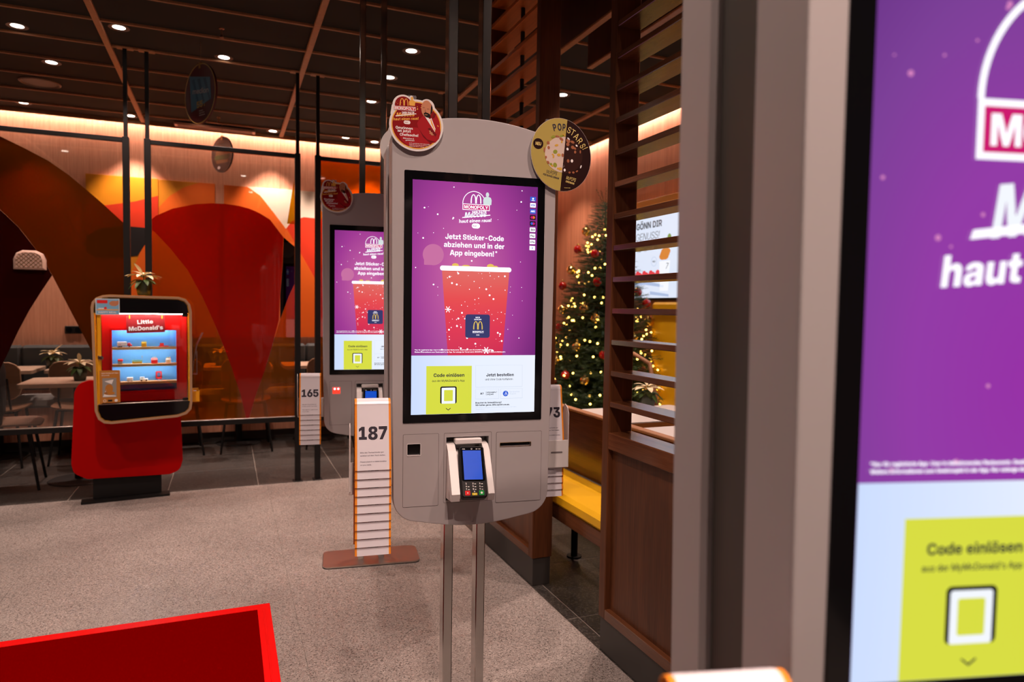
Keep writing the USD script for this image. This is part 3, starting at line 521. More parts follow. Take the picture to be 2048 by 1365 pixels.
    for m, L2 in g.items():
        for lv in (0, 1):
            q = [a for a, b in L2 if b == lv]
            if q: P('payment_mark', unary_union(q), y-.0006-.0005*lv, m)
    # buttons
    P('code_button', sbox(-.1455,1.0150,-.0085,1.1585), y, 's_lime')
    P('button_lettering', text('Code einlösen', .0103, -.0775, 1.1262, 750, width=.0925), y-.0004, 's_text'); P('button_lettering', text('Jetzt bestellen', .0090, .0795, 1.1262, 750, width=.086), y-.0004, 's_text')
    P('button_lettering', unary_union([small(["aus der MyMcDonald's App"], .0062, -.128, 1.1115, .01, 450, sx=.93), LineString([(-.0855,1.0315),(-.079,1.0265),(-.0725,1.0315)]).buffer(.0009),
        small(['und ohne Code fortfahren'], .0058, .0335, 1.1142, .01, 400, sx=.97), text('A?', .0058, .0235, 1.0712, 800), small(['Languages /','Langues'], .0044, .036, 1.0758, .0062, 600), small(['Brauchst du Unterstützung?','Wir helfen gerne. Bitte sprich uns an.'], .0046, .004, 1.0440, .0072, 800, sx=.95)]), y-.0004, 's_text')
    P('fine_lettering', unary_union([small(['Barrierefreie','Ansicht'], .0044, .110, 1.0758, .0062, 450), small(['Informationen zu Allergenen und Zusatzstoffen findest du unter dem Button','"Allergene & Co."'], .0030, .004, 1.0302, .0056, 400, sx=.95)]), y-.0004, 's_line')
    fr = lambda a, b, c, d: sbox(a,b,c,d).difference(sbox(a+.0007,b+.0009,c-.0007,d-.0005))
    P('button_outline', unary_union([fr(.0035,1.0930,.150,1.1600), fr(.0035,1.0575,.0765,1.0880), fr(.0815,1.0575,.151,1.0880)]), y, 's_line'); P('access_icon', ell(.0975,1.0728,.0085,.0085,32), y-.0004, 's_blue')
    P('access_figure', unary_union([ell(.0985,1.0772,.0012,.0012,12), LineString([(.0985,1.0755),(.0985,1.0722),(.1010,1.0722),(.1022,1.0695)]).buffer(.0006), Point(.0975,1.0705).buffer(.0028).difference(Point(.0975,1.0705).buffer(.0020)).intersection(sbox(.09,1.06,.0985,1.073))]), y-.0008, 's_white')
    P('phone_icon', rrect(-.1035,-.0540,1.0455,1.0975,.0055).difference(sbox(-.2,1.03,.1,1.0458)).difference(rrect(-.0995,-.0580,1.03,1.0938,.003)), y-.0006, 's_ink'); P('phone_screen', rrect(-.0995,-.0580,1.0458,1.0938,.003).intersection(sbox(-.2,1.0458,.1,1.2)), y-.0004, 's_paper'); P('phone_square', rrect(-.0920,-.0655,1.0535,1.0865,.002), y-.0007, 's_lime')
def card_terminal(t, A):
    "holder and keypad device, tilted towards the customer"
    def B(m): return T(m, A)
    t.part('terminal_holder', [B(side(Polygon([(.03,.925),(-.004,.922),(-.028,.905),(-.098,.795),(-.088,.772),(.0,.760),(.03,.760)]), -.0825, -.058)), B(side(Polygon([(.03,.925),(-.010,.922),(-.034,.906),(-.104,.795),(-.094,.773),(-.08,.772),(.03,.87)]), .024, .0425)), B(bx(-.058,.024,-.012,.02,.922,.940,.003)), B(side(Polygon([(.03,.90),(-.0,.90),(-.072,.775),(.03,.76)]), -.058, .024))], 'white_plastic')
    th = math.atan2(.085, .132); L = .158
    C = np.eye(4); C[:3,0] = (1,0,0); C[:3,1] = (0, math.sin(th), math.cos(th)); C[:3,2] = (0, -math.cos(th), math.sin(th)); C[:3,3] = (-.016, -.062, .848)
    D = A @ C @ rot(-2.0)
    b = rrect(-.0375,.0375,-L/2,L/2,.009)
    q = np.array(b.exterior.coords)[:-1]; body = rings(q, [(0,.003),(.003,0),(.022,0),(.026,.003)])   # outline (x, v), depth along y
    K = np.array([[1,0,0,0],[0,0,1,0],[0,-1,0,0.013],[0,0,0,1.0]])
    p = t.part('payment_terminal', T(body, D @ K), 'black_plastic', smooth=40, label='black card payment terminal')
    def F(name, g, h, th2, mat, **k): m = exz(g, th2); m.apply_translation((0,0,h)); t.part(name, T(m, D), mat, parent=p, **k)
    F('face_glass', rrect(-.034,.034,-.030,.074,.005), .0131, .0006, 'black_gloss'); F('display', sbox(-.0275,-.0255,.0275,.0640), .0138, .0004, 'terminal_blue')
    F('keypad', rrect(-.034,.034,-.075,-.032,.004), .0131, .0005, 'black_plastic')
    F('face_marks', unary_union([text('VISA', .0028, -.024, .0672, 600), ell(.0,.0688,.0022,.0022,16).difference(ell(0,.0688,.0016,.0016,16)), text('MY  WY', .0028, .020, .0672, 600)]), .0138, .0003, 'white_ink')
    ks = []
    for i, s in enumerate('123456789'):
        x, v = -.020+.020*(i % 3), -.0395-.0082*(i//3); ks.append(text(s, .0046, x-.003, v, 700)); 
        if i: ks.append(sbox(x+.001, v, x+.006, v+.0018))
    ks.append(text('0', .0046, .0, -.0632, 700)); F('digits', unary_union(ks), .0136, .0004, 'white_ink')
    for x, w, m, nm, z0, z1 in ((-.0205,.0075,'key_red','cancel_key',-.0725,-.0585), (.0,.0075,'key_yellow','back_key',-.0725,-.0655), (.0205,.0075,'key_green','enter_key',-.0725,-.0585)): F(nm, rrect(x-w,x+w,z0,z1,.0015), .0136, .0016, m)
    F('key_marks', unary_union([text('x', .005, -.0205, -.0675, 900), text('<', .0042, .0, -.0710, 900), ell(.0205,-.0655,.0032,.0032,16)]), .0153, .0003, 'white_ink')
def kiosk_side(t, A, which, video=False, scanner_on=False, rk=0.0):
    lab = {'front': None, 'rear': 'rear face of the kiosk'}[which]
    sh = rings(SH_OUT, [(0,.004),(.0012,.0012),(.0045,0),(SHELL-.006,0),(SHELL,.006)])
    import manifold3d as m3
    mm = m3.Manifold(m3.Mesh(np.asarray(sh.vertices, np.float32), np.asarray(sh.faces, np.uint32)))
    def cut(b): return m3.Manifold(m3.Mesh(np.asarray(b.vertices, np.float32), np.asarray(b.faces, np.uint32)))
    if mm.num_tri() > 0:
        mm = mm - cut(bx(-.083,.0475,-.02,.062,.752,.9435)) - cut(bx(-.1995,-.1605,-.02,.03,.8925,.9275)) - cut(bx(.083,.1815,-.02,.03,.9095,.9205))
        q = mm.to_mesh(); sh = trimesh.Trimesh(q.vert_properties[:,:3], q.tri_verts)
    t.part('shell', T(sh, A), 'kiosk_grey', smooth=35, label=lab)
    t.part('bezel', T(rings(np.array(rrect(-.2135,.2135,.9897,1.7285,.003,3).exterior.coords)[:-1], [(-.0022,.0008),(-.0014,0),(.004,0)]), A), 'black_gloss')
    sc = front(sbox(-.190,1.0145,.190,1.7025), -.0020, .0007); scr = t.part('screen', T(sc, A), 'screen_violet' if video else 'screen_purple', uv=planar_uv(sc, -.190,.190,1.0145,1.7025), label='lit purple touch screen')
    screen_content(t, A, scr, video)
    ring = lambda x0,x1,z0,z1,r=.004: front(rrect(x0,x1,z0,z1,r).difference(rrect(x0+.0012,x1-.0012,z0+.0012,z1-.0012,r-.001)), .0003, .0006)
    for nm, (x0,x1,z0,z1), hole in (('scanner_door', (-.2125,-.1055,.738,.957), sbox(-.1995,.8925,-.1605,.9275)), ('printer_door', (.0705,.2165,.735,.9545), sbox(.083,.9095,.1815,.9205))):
        d = t.part(nm, T(front(rrect(x0+.0014,x1-.0014,z0+.0014,z1-.0014,.003).difference(hole), .0004, .0014), A), 'kiosk_grey'); t.part('gap_shade', T(ring(x0,x1,z0,z1), A), 'gap_shade', parent=d)  # dark ring paints the shadow in the gap around each door
        if nm == 'scanner_door':
            t.part('scanner_window', T(front(rrect(-.1985,-.1615,.8935,.9265,.002), .018, .004), A), 'scanner_red' if scanner_on else 'black_gloss', parent=d); t.part('window_frame', T(front(rrect(-.2005,-.1595,.8915,.9285,.003).difference(rrect(-.1992,-.1608,.8928,.9272,.002)), -.0008, .0012), A), 'white_plastic', parent=d)
            if scanner_on: t.part('scanner_eye', T(front(ell(-.188,.917,.006,.006,16).union(ell(-.171,.917,.006,.006,16)), .0138, .001), A), 's_white', parent=d)
        else: t.part('receipt_slot', T(front(sbox(.083,.9095,.1815,.9205), .022, .004), A), 'dark_slot', parent=d); t.part('slot_frame', T(front(rrect(.0820,.1825,.9085,.9215,.002).difference(sbox(.0832,.9097,.1813,.9203)), -.0008, .0012), A), 'brass', parent=d)
    t.part('recess_frame', T(front(rrect(-.0905,.0565,.744,.957,.004).difference(rrect(-.0893,.0553,.7452,.9558,.003)), .0003, .0006), A), 'gap_shade')  # same painted gap shadow, round the terminal recess
    t.part('recess_liner', [T(bx(-.083,.0475,.058,.0615,.752,.9435), A), T(bx(-.05,.012,.03,.058,.90,.942,.003), A)], 'kiosk_rim')
    card_terminal(t, A)
    # sheet-metal rack for the table numbers beside the left edge
    t.part('number_rack', [T(bx(-.3655-rk,-.240,.036,.039,.775,.872,.001), A), T(side(Polygon([(-.020,.80),(.039,.775),(.039,.965),(.026,.985),(.0,.995),(-.014,.985),(-.022,.95)]), -.3655-rk, -.3635-rk), A), T(bx(-.262,-.235,.034,.040,.80,.85), A)], 'white_plastic')
    t.part('rack_slot', T(front(rrect(-.343-rk,-.30-rk,.826,.832,.003), .0396, .0042), A), 'gap_shade')
R180 = tr(0, DEPTH, 0) @ rot(180)
def kiosk(label, loc, rz, video=False, scanner_on=False):
    t = Thing('order_kiosk', label, 'kiosk', loc, rz, 'self order kiosks')
    for x0, x1 in ((-.069,-.039),(.037,.066)): t.part('post', bx(x0,x1,.108,.172,.008,CEIL-.002,.0025), 'steel', label='polished steel post')
    t.part('base_plate', flat(rrect(-.245,.245,.02,.26,.035), .003, .010), 'steel_brushed'); t.part('base_pad', flat(rrect(-.247,.247,.018,.262,.036), 0, .003), 'rubber')
    t.part('core', rings(SH_OUT, [(SHELL-.002,.012),(DEPTH-SHELL+.002,.012)]), 'kiosk_core')
    kiosk_side(t, np.eye(4), 'front', video, scanner_on); kiosk_side(t, R180, 'rear', rk=.03)
    return t
def kpos(ax, ay, rz): a = math.radians(rz); return (ax+.2135*math.cos(a), ay+.2135*math.sin(a), 0)
K = [(kpos(.476,1.962,-7.3), -7.3), (kpos(.468,3.453,-8.0), -8.0), (kpos(.4725,.4235,-15.0), -15.0)]
kiosk('pale grey order kiosk with a lit purple screen, the whole one in the middle', *K[0])
kiosk('pale grey order kiosk half hidden behind the middle one', *K[1], scanner_on=True)
kiosk('big blurred order kiosk in the right foreground, cut off by the picture edge', *K[2], video=True)
def at(k, x, y, z):
    (px, py, _), rz = K[k]; a = math.radians(rz); return (px+x*math.cos(a)-y*math.sin(a), py+x*math.sin(a)+y*math.cos(a), z)

# ------------------------------------------------------------------ round clip-on signs
def game_sign(label, loc, rz, plain=False):
    t = Thing('clip_sign', label, 'sign', loc, rz, None)
    S = .157/1250.                                   # one unit of the sketch
    q = lambda x, y: ((x-650)*S, (720-y)*S)
    Pg = lambda *p: Polygon([q(*v) for v in p])
    E = lambda x, y, rx, ry: ell(*q(x, y), rx*S, ry*S)
    disc = E(650, 740, 620, 585)
    o = unary_union([disc, E(350,310,245,235), E(530,165,52,85), E(890,330,180,205), Pg((90,320),(150,320),(150,480),(60,520))]).buffer(.002).buffer(-.002)
    t.part('board', front(o, .004, .004), 'white_plastic')
    if plain: t.part('clip', bx(-.02,.02,.004,.0112,-.01,.03,.002), 'white_plastic'); return t
    inner = unary_union([E(650,740,545,510), E(350,310,195,195), E(890,345,130,165)])
    t.part('gold_ring', front(E(650,740,572,537), 0, .0003), 'gold_ink'); t.part('red_field', front(inner, -.0003, .0003), 'disc_red')
    t.part('red_glow', front(E(640,1010,360,220).intersection(E(650,740,545,510)), -.0006, .0002), 'suit_red')
    t.part('sparkle', front(unary_union([E(690+60*math.cos(i*2.1)+i*3, 330+50*math.sin(i*1.7), 9, 9) for i in range(7)]+[E(180+40*i,260+30*(i%3),6,6) for i in range(4)]), -.0006, .0002), 'gold_ink')
    t.part('arches_logo', front(affinity.translate(arches(0,0,195*S,160*S), *q(365,318)), -.0006, .0003), 'gold_ink'); t.part('statue', front(bust(*q(545,305), 200*S), -.0006, .0003), 'gold_ink')
    w = Pg((130,345),(625,330),(632,420),(140,430)); t.part('name_box', front(w, -.0006, .0003), 'box_red')
    t.part('name_lettering', front(text('MONOPOLY', 62*S, *q(382,412), 800, width=455*S, ang=1.0).union(w.difference(w.buffer(-.0009))), -.0009, .0003), 'white_ink')
    t.part('script', front(unary_union([text('Mecces', 92*S, *q(400,560), 800, width=410*S, sl=14, ang=6), text('haut einen raus!', 62*S, *q(415,640), 800, width=570*S, sl=8, ang=6.5)]), -.0006, .0003), 'gold_ink')
    t.part('lettering', front(unary_union([text('DER PATE', 55*S, *q(460,500), 900, width=280*S, ang=6), Pg((170,560),(175,580),(645,490),(640,470)), text('Gewinnen', 62*S, *q(370,850), 800, width=385*S), text('ist jetzt', 62*S, *q(370,918), 800, width=300*S), text('Chefsache!', 62*S, *q(482,1000), 800, width=420*S), text('Mitmachen &', 30*S, *q(470,1065), 700, width=250*S), text('gewinnen!', 30*S, *q(500,1105), 700, width=200*S)]
        +[small(['Nur für registrierte App-User in teilnehmenden','Restaurants. Gewinnspiel vom 23.10. bis 08.01.','Weitere Informationen in der App.'], 19*S, q(490,0)[0], q(0,1160)[1], 34*S, 500, sx=.85)]), -.0010, .0003), 'white_ink')
    t.part('badge', front(rrect(*[q(360,0)[0], q(510,0)[0], q(0,730)[1], q(0,650)[1]], 38*S).difference(text('MyM', 22*S, *q(415,702), 700)), -.0006, .0003), 'white_ink')
    # printed picture of a bald man in a red suit, arms folded
    body = Pg((660,690),(700,620),(820,490),(900,560),(960,590),(1010,560),(1040,420),(1100,440),(1180,620),(1205,860),(1170,1000),(1090,1090),(960,1120),(850,1030),(760,900),(690,800))
    t.part('man_suit', front(body, -.0006, .0004), 'suit_red', label='red suit of the printed man with folded arms')
    [t.part('man_suit_fold', front(g, -.0010, .0002), 'suit_dark') for g in polys(unary_union([Pg((900,800),(960,830),(1090,960),(1115,910),(1060,850),(960,770)), Pg((720,830),(800,980),(960,1110),(1080,1080),(900,1040),(790,930)), Pg((1040,430),(1100,440),(1060,540),(1010,560))]))]
    t.part('man_shirt', front(Pg((810,480),(1075,860),(1085,780),(990,545),(960,575)), -.0010, .0003), 'white_ink'); t.part('man_tie', front(Pg((965,585),(985,580),(1085,835),(1080,850),(990,680)), -.0013, .0003), 'tie_orange')
    t.part('man_head', front(unary_union([E(880,350,125,190), Pg((760,300),(1000,300),(960,520),(900,545),(820,490))]), -.0010, .0003), 'skin'); t.part('man_hair', front(unary_union([Pg((985,250),(1012,300),(1010,380),(990,440),(965,480),(975,350)), Pg((815,450),(850,430),(905,440),(960,470),(970,530),(890,545),(825,505)).difference(E(868,482,38,14))]), -.0013, .0003), 'hair')
    t.part('man_face', front(unary_union([E(812,325,28,10), E(912,350,30,11), Pg((845,350),(835,425),(870,432)), E(866,482,34,8), E(1012,375,12,34)]), -.0014, .0002), 'skin_dark'); t.part('man_hand', front(unary_union([E(985,890,40,24), E(960,850,22,16), E(1015,925,36,14)]), -.0013, .0003), 'skin')
    t.part('clip', [bx(-.025,.0,.004,.0112,.045,.083,.002)], 'acrylic'); t.part('pocket_square', front(Pg((1130,690),(1160,720),(1150,740),(1125,715)), -.0012, .0003), 'tie_orange')
    return t
game_sign('red round sign with a bald man in a red suit, on the middle kiosk', at(0,-.1815,-.012,1.857), K[0][1])
game_sign('red round sign with a bald man in a red suit, on the rear kiosk', at(1,-.1815,-.012,1.862), K[1][1])
game_sign('grey back of a round sign at the upper left edge of the middle kiosk', at(0,-.1835,DEPTH+.012,1.857), K[0][1]+180, True)
game_sign('grey back of a round sign at the upper left edge of the rear kiosk', at(1,-.1835,DEPTH+.012,1.857), K[1][1]+180, True)
def pop_sign(label, loc, rz):
    t = Thing('clip_sign', label, 'sign', loc, rz, None); S = .194/1090
    q = lambda x, y: ((x-615)*S, (685-y)*S); E = lambda x, y, rx, ry=None: ell(*q(x, y), rx*S, (ry or rx)*S); Pg = lambda *p: Polygon([q(*v) for v in p])
    o = affinity.rotate(E(615,685,530,620), 14, origin=(0,0)); half = Pg((722,0),(1400,0),(1400,1400),(598,1400))
    o = affinity.rotate(E(615,685,542,622), 12, origin=(0,0))
    t.part('board', front(o, .004, .004), 'white_plastic'); t.part('green_half', front(o.buffer(-.0006).difference(half), 0, .0003), 'pistachio'); t.part('brown_half', front(o.buffer(-.0006).intersection(half), 0, .0003), 'dark_brown')
    bl = E(650,680,330,305); t.part('pastry_cream', front(bl.difference(half).union(E(655,870,25,30)), -.0003, .0004), 'cream', label='cream half of the printed round pastry'); t.part('pastry_chocolate', front(affinity.translate(bl, .004, -.002).intersection(half), -.0003, .0004), 'choco', label='chocolate half of the printed round pastry')
    sp = lambda L: unary_union([affinity.rotate(E(x, y, a, b), an) for x, y, a, b, an in L])
    _ = [t.part('nut', front(g, -.0008, .0003), 'nut_brown') for g in polys(sp([(375,500,25,30,30),(385,580,22,28,10),(610,420,40,22,-30),(640,690,22,30,0),(310,620,14,40,0),(540,380,40,16,-10),(735,440,40,30,-30),(730,500,30,30,0),(815,455,36,22,-20),(820,545,32,28,-30),(865,620,20,26,0),(860,560,25,18,-30),(740,780,24,30,0),(770,975,20,18,0),(840,970,22,18,0),(960,610,12,28,0),(340,745,16,24,0),(380,830,20,30,40),(905,945,24,14,30)]))]
    _ = [t.part('pistachio_nut', front(g, -.0008, .0003), 'nut_green') for g in polys(sp([(505,640,38,34,20),(620,365,40,18,20),(505,865,34,40,20),(460,390,36,20,20),(430,855,24,20,0)]))]; _ = [t.part('crumb', front(g, -.0008, .0003), 'nut_yellow') for g in polys(sp([(525,530,34,18,15),(570,690,32,24,0),(475,725,14,30,-10),(460,690,16,14,0),(600,925,34,26,0),(650,350,24,20,0),(560,920,20,16,0),(450,880,26,16,-30),(620,465,14,22,0)]))]; [t.part('sugar_pearl', front(g, -.0008, .0003), 'white_ink') for g in polys(sp([(740,405,28,14,-40),(725,580,20,24,20),(810,775,22,28,0),(890,510,22,14,-40),(975,865,12,30,-20),(680,940,18,24,0)]))]
    t.part('badge', front(E(198,527,90), -.0003, .0003), 'dark_brown'); t.part('badge_lettering', front(text('NEU', 56*S, *q(198,553), 800, width=100*S, ang=-3), -.0006, .0003), 'pale_yellow')
    def arc_word(cs, r, c, w, h):
        g = []
        for s, a in cs: g.append(affinity.rotate(text(s, h*S, c[0], c[1]+r*S, w, width=None if s in '!' else h*S*.62), -a, origin=c))
        return unary_union(g)
    t.part('word_pop', front(unary_union([affinity.rotate(text(s, 118*S, *q(x, y), 800, width=wd*S), a) for s, x, y, a, wd in (('P',487,290,17,58),('O',575,275,5,70),('P',655,275,-2,52))]), -.0004, .0003), 'ink')
    t.part('word_stars', front(unary_union([affinity.rotate(text(s, 108*S, *q(x, y), 500, width=wd*S), a) for s, x, y, a, wd in (('S',752,310,-22,58),('T',818,345,-28,72),('A',885,405,-38,76),('R',950,478,-48,62),('S',1002,560,-58,52),('!',1050,595,-64,16))]), -.0004, .0003), 'pale_yellow')
    t.part('product_lettering', front(unary_union([text('McPOPS', 60*S, *q(445,1025), 400, width=190*S, sl=8, ang=-9), text('PISTACHIO DREAM', 30*S, *q(435,1075), 800, width=290*S, ang=-12)]), -.0004, .0003), 'ink')
    t.part('chocolate_lettering', front(unary_union([text('McPOPS', 60*S, *q(795,1110), 400, width=175*S, sl=8, ang=-12), text('CHOCWAVE', 32*S, *q(780,1160), 800, width=160*S, ang=-13), text('*SOLANGE VORRAT', 14*S, *q(735,1246), 500, width=115*S)]), -.0004, .0003), 'pale_yellow'); t.part('clip', bx(-.05,-.02,.004,.0112,.05,.105,.002), 'acrylic')
pop_sign('round half yellow-green, half dark brown sign with a pastry, on the middle kiosk', at(0,.2600,-.012,1.803), K[0][1])

# ------------------------------------------------------------------ table number tags hanging in the racks
TL = .177
def tag_strip(w, off, th, n=10):
    R = .0165+off; pts = []
    s = math.radians(11.0)
    for z in (0, TL): pass
    arc = [(-R*math.cos(a), TL+R*math.sin(a)) for a in np.linspace(s*-1, PI+s, n)]
    ln = TL/math.cos(s)*.995
    d = (-math.sin(s), -math.cos(s)); p = [(arc[0][0]+d[0]*ln, arc[0][1]+d[1]*ln)]+arc+[(arc[-1][0]-d[0]*ln, arc[-1][1]+d[1]*ln)]
    return side(LineString(p).buffer(th/2, cap_style=2, join_style=1), -w/2, w/2)
def leg_plane(sgn):
    "maps (x, v up the leg from its lower edge, outwards) to the tag, front sgn=-1"
    s = math.radians(11.0); R = .0165+.0012; ly, lz = -R*math.cos(-s), TL+R*math.sin(-s); ln = TL/math.cos(s)*.995
    y0, z0 = ly-math.sin(s)*ln, lz-math.cos(s)*ln
    A = np.eye(4)
    A[:3,0] = (1,0,0); A[:3,1] = (0, math.sin(s), math.cos(s)); A[:3,2] = (0, -math.cos(s), math.sin(s)); A[:3,3] = (0, y0, z0)
    return A if sgn < 0 else rot(180) @ A
def tag_thing(num, label, loc, rz, group):
    t = Thing('number_tag', label, 'number tag', loc, rz, group)
    t.part('holder', tag_strip(.100, 0, .0016), 'orange_plastic', smooth=30); t.part('card', tag_strip(.0885, .0011, .0006), 'card_white', smooth=30)
    for s in (-1, 1):
        if num: t.part('number', T(exz(text(num, .0365, 0, .086, 900, width=.0262*len(num)), .0004), leg_plane(s)), 'ink')
        t.part('lettering', T(exz(small(['Bitte den Tischaufsteller gut','sichtbar auf dem Tisch stellen.','','Please place in a visible location','on your table.'], .0036, -.036, .048, .0085, 600, sx=1.0) if num else small(['on your table.'], .0034, -.014, .0215, .0068, 600), .0004), leg_plane(s)), 'ink_grey')
    return t
def tag_stack(k, n, num, x, y, z, flip, where, hidden=()):
    p = at(k, x, y, z); rz = K[k][1]+(180 if flip else 0)
    t0 = tag_thing(num, (f'white table number tag' + (f' reading {num}' if num else '') + f', topmost of the stack {where}'), (p[0], p[1], p[2]-TL-.0165), rz, None)
    t1 = None
    names = ['second', 'third', 'fourth', 'fifth', 'sixth', 'seventh', 'eighth', 'ninth', 'tenth', 'eleventh']
    for i in range(1, n):
        loc = (p[0], p[1], p[2]-TL-.0165-.0243*i); lb = f'white number tag, {names[i-1]} from the top of the stack {where}'
        if t1 is None and tag_stack.proto is None: t1 = tag_stack.proto = tag_thing('', lb, loc, rz, 'table number tags in the kiosk racks')
        else: copy_of(tag_stack.proto.path, 'number_tag', lb, loc, rz, 'table number tags in the kiosk racks')
tag_stack.proto = None
tag_stack(0, 11, '187', -.3025, -.024, 1.0685, False, 'left of the middle kiosk')
tag_stack(1, 7, '165', -.3035, -.024, 1.0, False, 'left of the rear kiosk')
tag_stack(0, 9, '173', .333, DEPTH+.024, 1.060, True, 'right of the middle kiosk')
tag_stack(2, 3, '', -.3135, -.024, 1.042, False, 'by the foreground kiosk')
# ================================================================== red display stand with toys
DS = Thing('display_stand', 'red display stand with a lit toy showcase on a black foot', 'display stand', (-.63, 5.20, 0), 6.0)
DS.part('base_plate', flat(rrect(-.262,.262,-.02,.078,.012), 0, .014), 'black_metal'); DS.part('column', bx(-.195,.212,.041,.074,.014,.60,.003), 'black_metal')
PAN = Polygon([(-.208,.815),(-.265,.795),(-.290,.74),(-.3135,.268),(-.300,.205),(-.225,.160),(.262,.142),(.325,.165),(.345,.235),(.333,.62),(.26,.80)]).convex_hull.buffer(-.055, quad_segs=8).buffer(.055, quad_segs=8)
DS.part('red_panel', rings(np.array(PAN.convex_hull.exterior.coords)[:-1], [(.012,.002),(.014,0),(.038,0),(.040,.002)]), 'red_matt')
HO = Polygon([(-.182,1.2965),(-.176,1.33),(-.154,1.358),(-.118,1.374),(-.075,1.379),(.32,1.373),(.362,1.358),(.388,1.325),(.398,1.275),(.397,.660),(.390,.615),(.362,.584),(.307,.567),(-.074,.546),(-.118,.553),(-.150,.580),(-.168,.633)]).convex_hull
HP = np.array(HO.exterior.coords)[:-1]; INNER = HO.buffer(-.015)
FY, BY = -.17, .010
DS.part('housing_rim', front(HO.difference(INNER), FY+.016, .016), 'wood_edge'); DS.part('yellow_band', front(HO.buffer(.001).difference(INNER.buffer(.002)), BY, BY-FY-.016), 'yellow_paint'); DS.part('yellow_lining', front(INNER.difference(HO.buffer(-.020)), BY-.004, BY-FY-.008), 'yellow_paint')
DS.part('back_board', front(INNER, BY+.002, .006), 'black_plastic'); 
DS.part('black_band', front(INNER.intersection(sbox(-1,1.262,1,2)), FY+.012, .008), 'black_gloss'); DS.part('black_band', front(INNER.intersection(sbox(-1,0,1,.672)), FY+.012, .008), 'black_gloss')
door = sbox(-.150,.676,.372,1.262); win = sbox(-.0713,.745,.307,1.148)
DS.part('inner_jamb', bx(-.150,-.128,FY+.01,FY+.03,.676,1.262,.002), 'yellow_paint', label='yellow hinge post of the showcase')
dr = DS.part('red_frame', front(sbox(-.128,.676,.372,1.262).difference(win), FY+.117, .022), 'door_red'); DS.part('frame_moulding', front(sbox(-.085,.731,.321,1.162).difference(win), FY+.0955, .008), 'red_gloss', parent=dr)
DS.part('glass_door', bx(-.128,.373,FY+.016,FY+.019,.680,1.258), 'pane'); DS.part('hinge', [bx(.340,.374,FY+.006,FY+.024,1.242,1.262,.002)], 'black_plastic'); DS.part('hinge', [bx(.340,.374,FY+.006,FY+.024,.678,.694,.002)], 'black_plastic')
DS.part('door_rail', bx(-.150,.373,FY+.008,FY+.02,1.260,1.265,.001), 'steel_brushed'); DS.part('door_rail', bx(-.150,.373,FY+.008,FY+.02,.672,.677,.001), 'steel_brushed')
DS.part('knob', T(lathe([(0,.0),(.008,0),(.007,.012),(.0135,.018),(.0145,.026),(.009,.033),(0,.034)],20), tr(-.129,FY+.014,.975) @ rot(90,(1,0,0))), 'steel', smooth=40); DS.part('lock', bx(-.147,-.139,FY+.002,FY+.012,.965,.99,.001), 'steel')
DS.part('blue_back', front(win.buffer(.01), BY-.012, .004), 'blue_wall'); DS.part('niche_side', [bx(-.0755,-.0713,FY+.117,BY-.016,.745,1.148), bx(.307,.311,FY+.117,BY-.016,.745,1.148), bx(-.0713,.307,FY+.117,BY-.016,1.152,1.156), bx(-.0713,.307,FY+.117,BY-.016,.741,.745)], 'blue_wall')
SHZ = [1.035, .922, .805]
for z in SHZ: DS.part('shelf', [bx(-.0708,.3065,FY+.088,BY-.016,z-.007,z), bx(-.0708,.3065,FY+.088,FY+.092,z-.015,z)], 'shelf_wood')
DS.part('light_bar', bx(-.14,.36,FY+.0205,FY+.0265,1.2555,1.2595), 'display_led'); DS.part('niche_light', [bx(-.06,.295,FY+.093,FY+.099,zz-.0095,zz-.0072) for zz in SHZ[:2]]+[bx(-.06,.295,FY+.120,FY+.126,1.1490,1.1515)], 'niche_led')
sg = DS.part('name_board', front(affinity.rotate(sbox(.012,1.132,.238,1.246), 1.5), FY+.082, .006), 'sign_red')
DS.part('name_lettering', front(unary_union([text('Little', .026, .122, 1.192, 800, width=.092, ang=3), text("McDonald's", .028, .126, 1.149, 800, width=.200, ang=3)]), FY+.0758, .002), 'white_ink', parent=sg); DS.part('hanger', [bx(.028,.034,FY+.072,FY+.076,1.225,1.2545), bx(.218,.224,FY+.072,FY+.076,1.225,1.2545)], 'yellow_paint', parent=sg)
dsa = math.radians(6.0)
def dsp(x, y, z): return (-.63+x*math.cos(dsa)-y*math.sin(dsa), 5.20+x*math.sin(dsa)+y*math.cos(dsa), z)
def toy(label, x, row, build, cat='toy', rz=0, y=-.045):
    t = Thing('toy', label, cat, dsp(x, y, SHZ[row]+.0003), 6.0+rz, None); build(t)
def wheels(t, xs, y, r=.0055):
    for x in xs: t.part('wheel', T(cyl(r,-y,y,n=14), tr(x,0,r) @ rot(90,(1,0,0))), 'black_plastic')
def b_truck(t): t.part('trailer', bx(-.042,.014,-.014,.014,.008,.036,.002), 'toy_white'); t.part('cab', [bx(.016,.036,-.013,.013,.006,.028,.003), bx(.034,.044,-.012,.012,.006,.018,.003)], 'toy_red'); t.part('stripe', front(sbox(-.036,.016,-.020,.019), -.0141, .0005), 'toy_red'); wheels(t, (-.030,-.018,.028), .012)
def box_house(t, m):
    t.part('box', bx(-.015,.015,-.011,.011,0,.024,.002), m); t.part('lid', side(Polygon([(-.011,.024),(.011,.024),(.004,.034),(-.004,.034)]), -.015, .015), m)
    t.part('handle', front(affinity.translate(arches(0,0,.024,.012,.2),0,.032), .001, .003), m if m != 'toy_red' else 'toy_yellow')
def b_hm(t): box_house(t, 'toy_yellow')
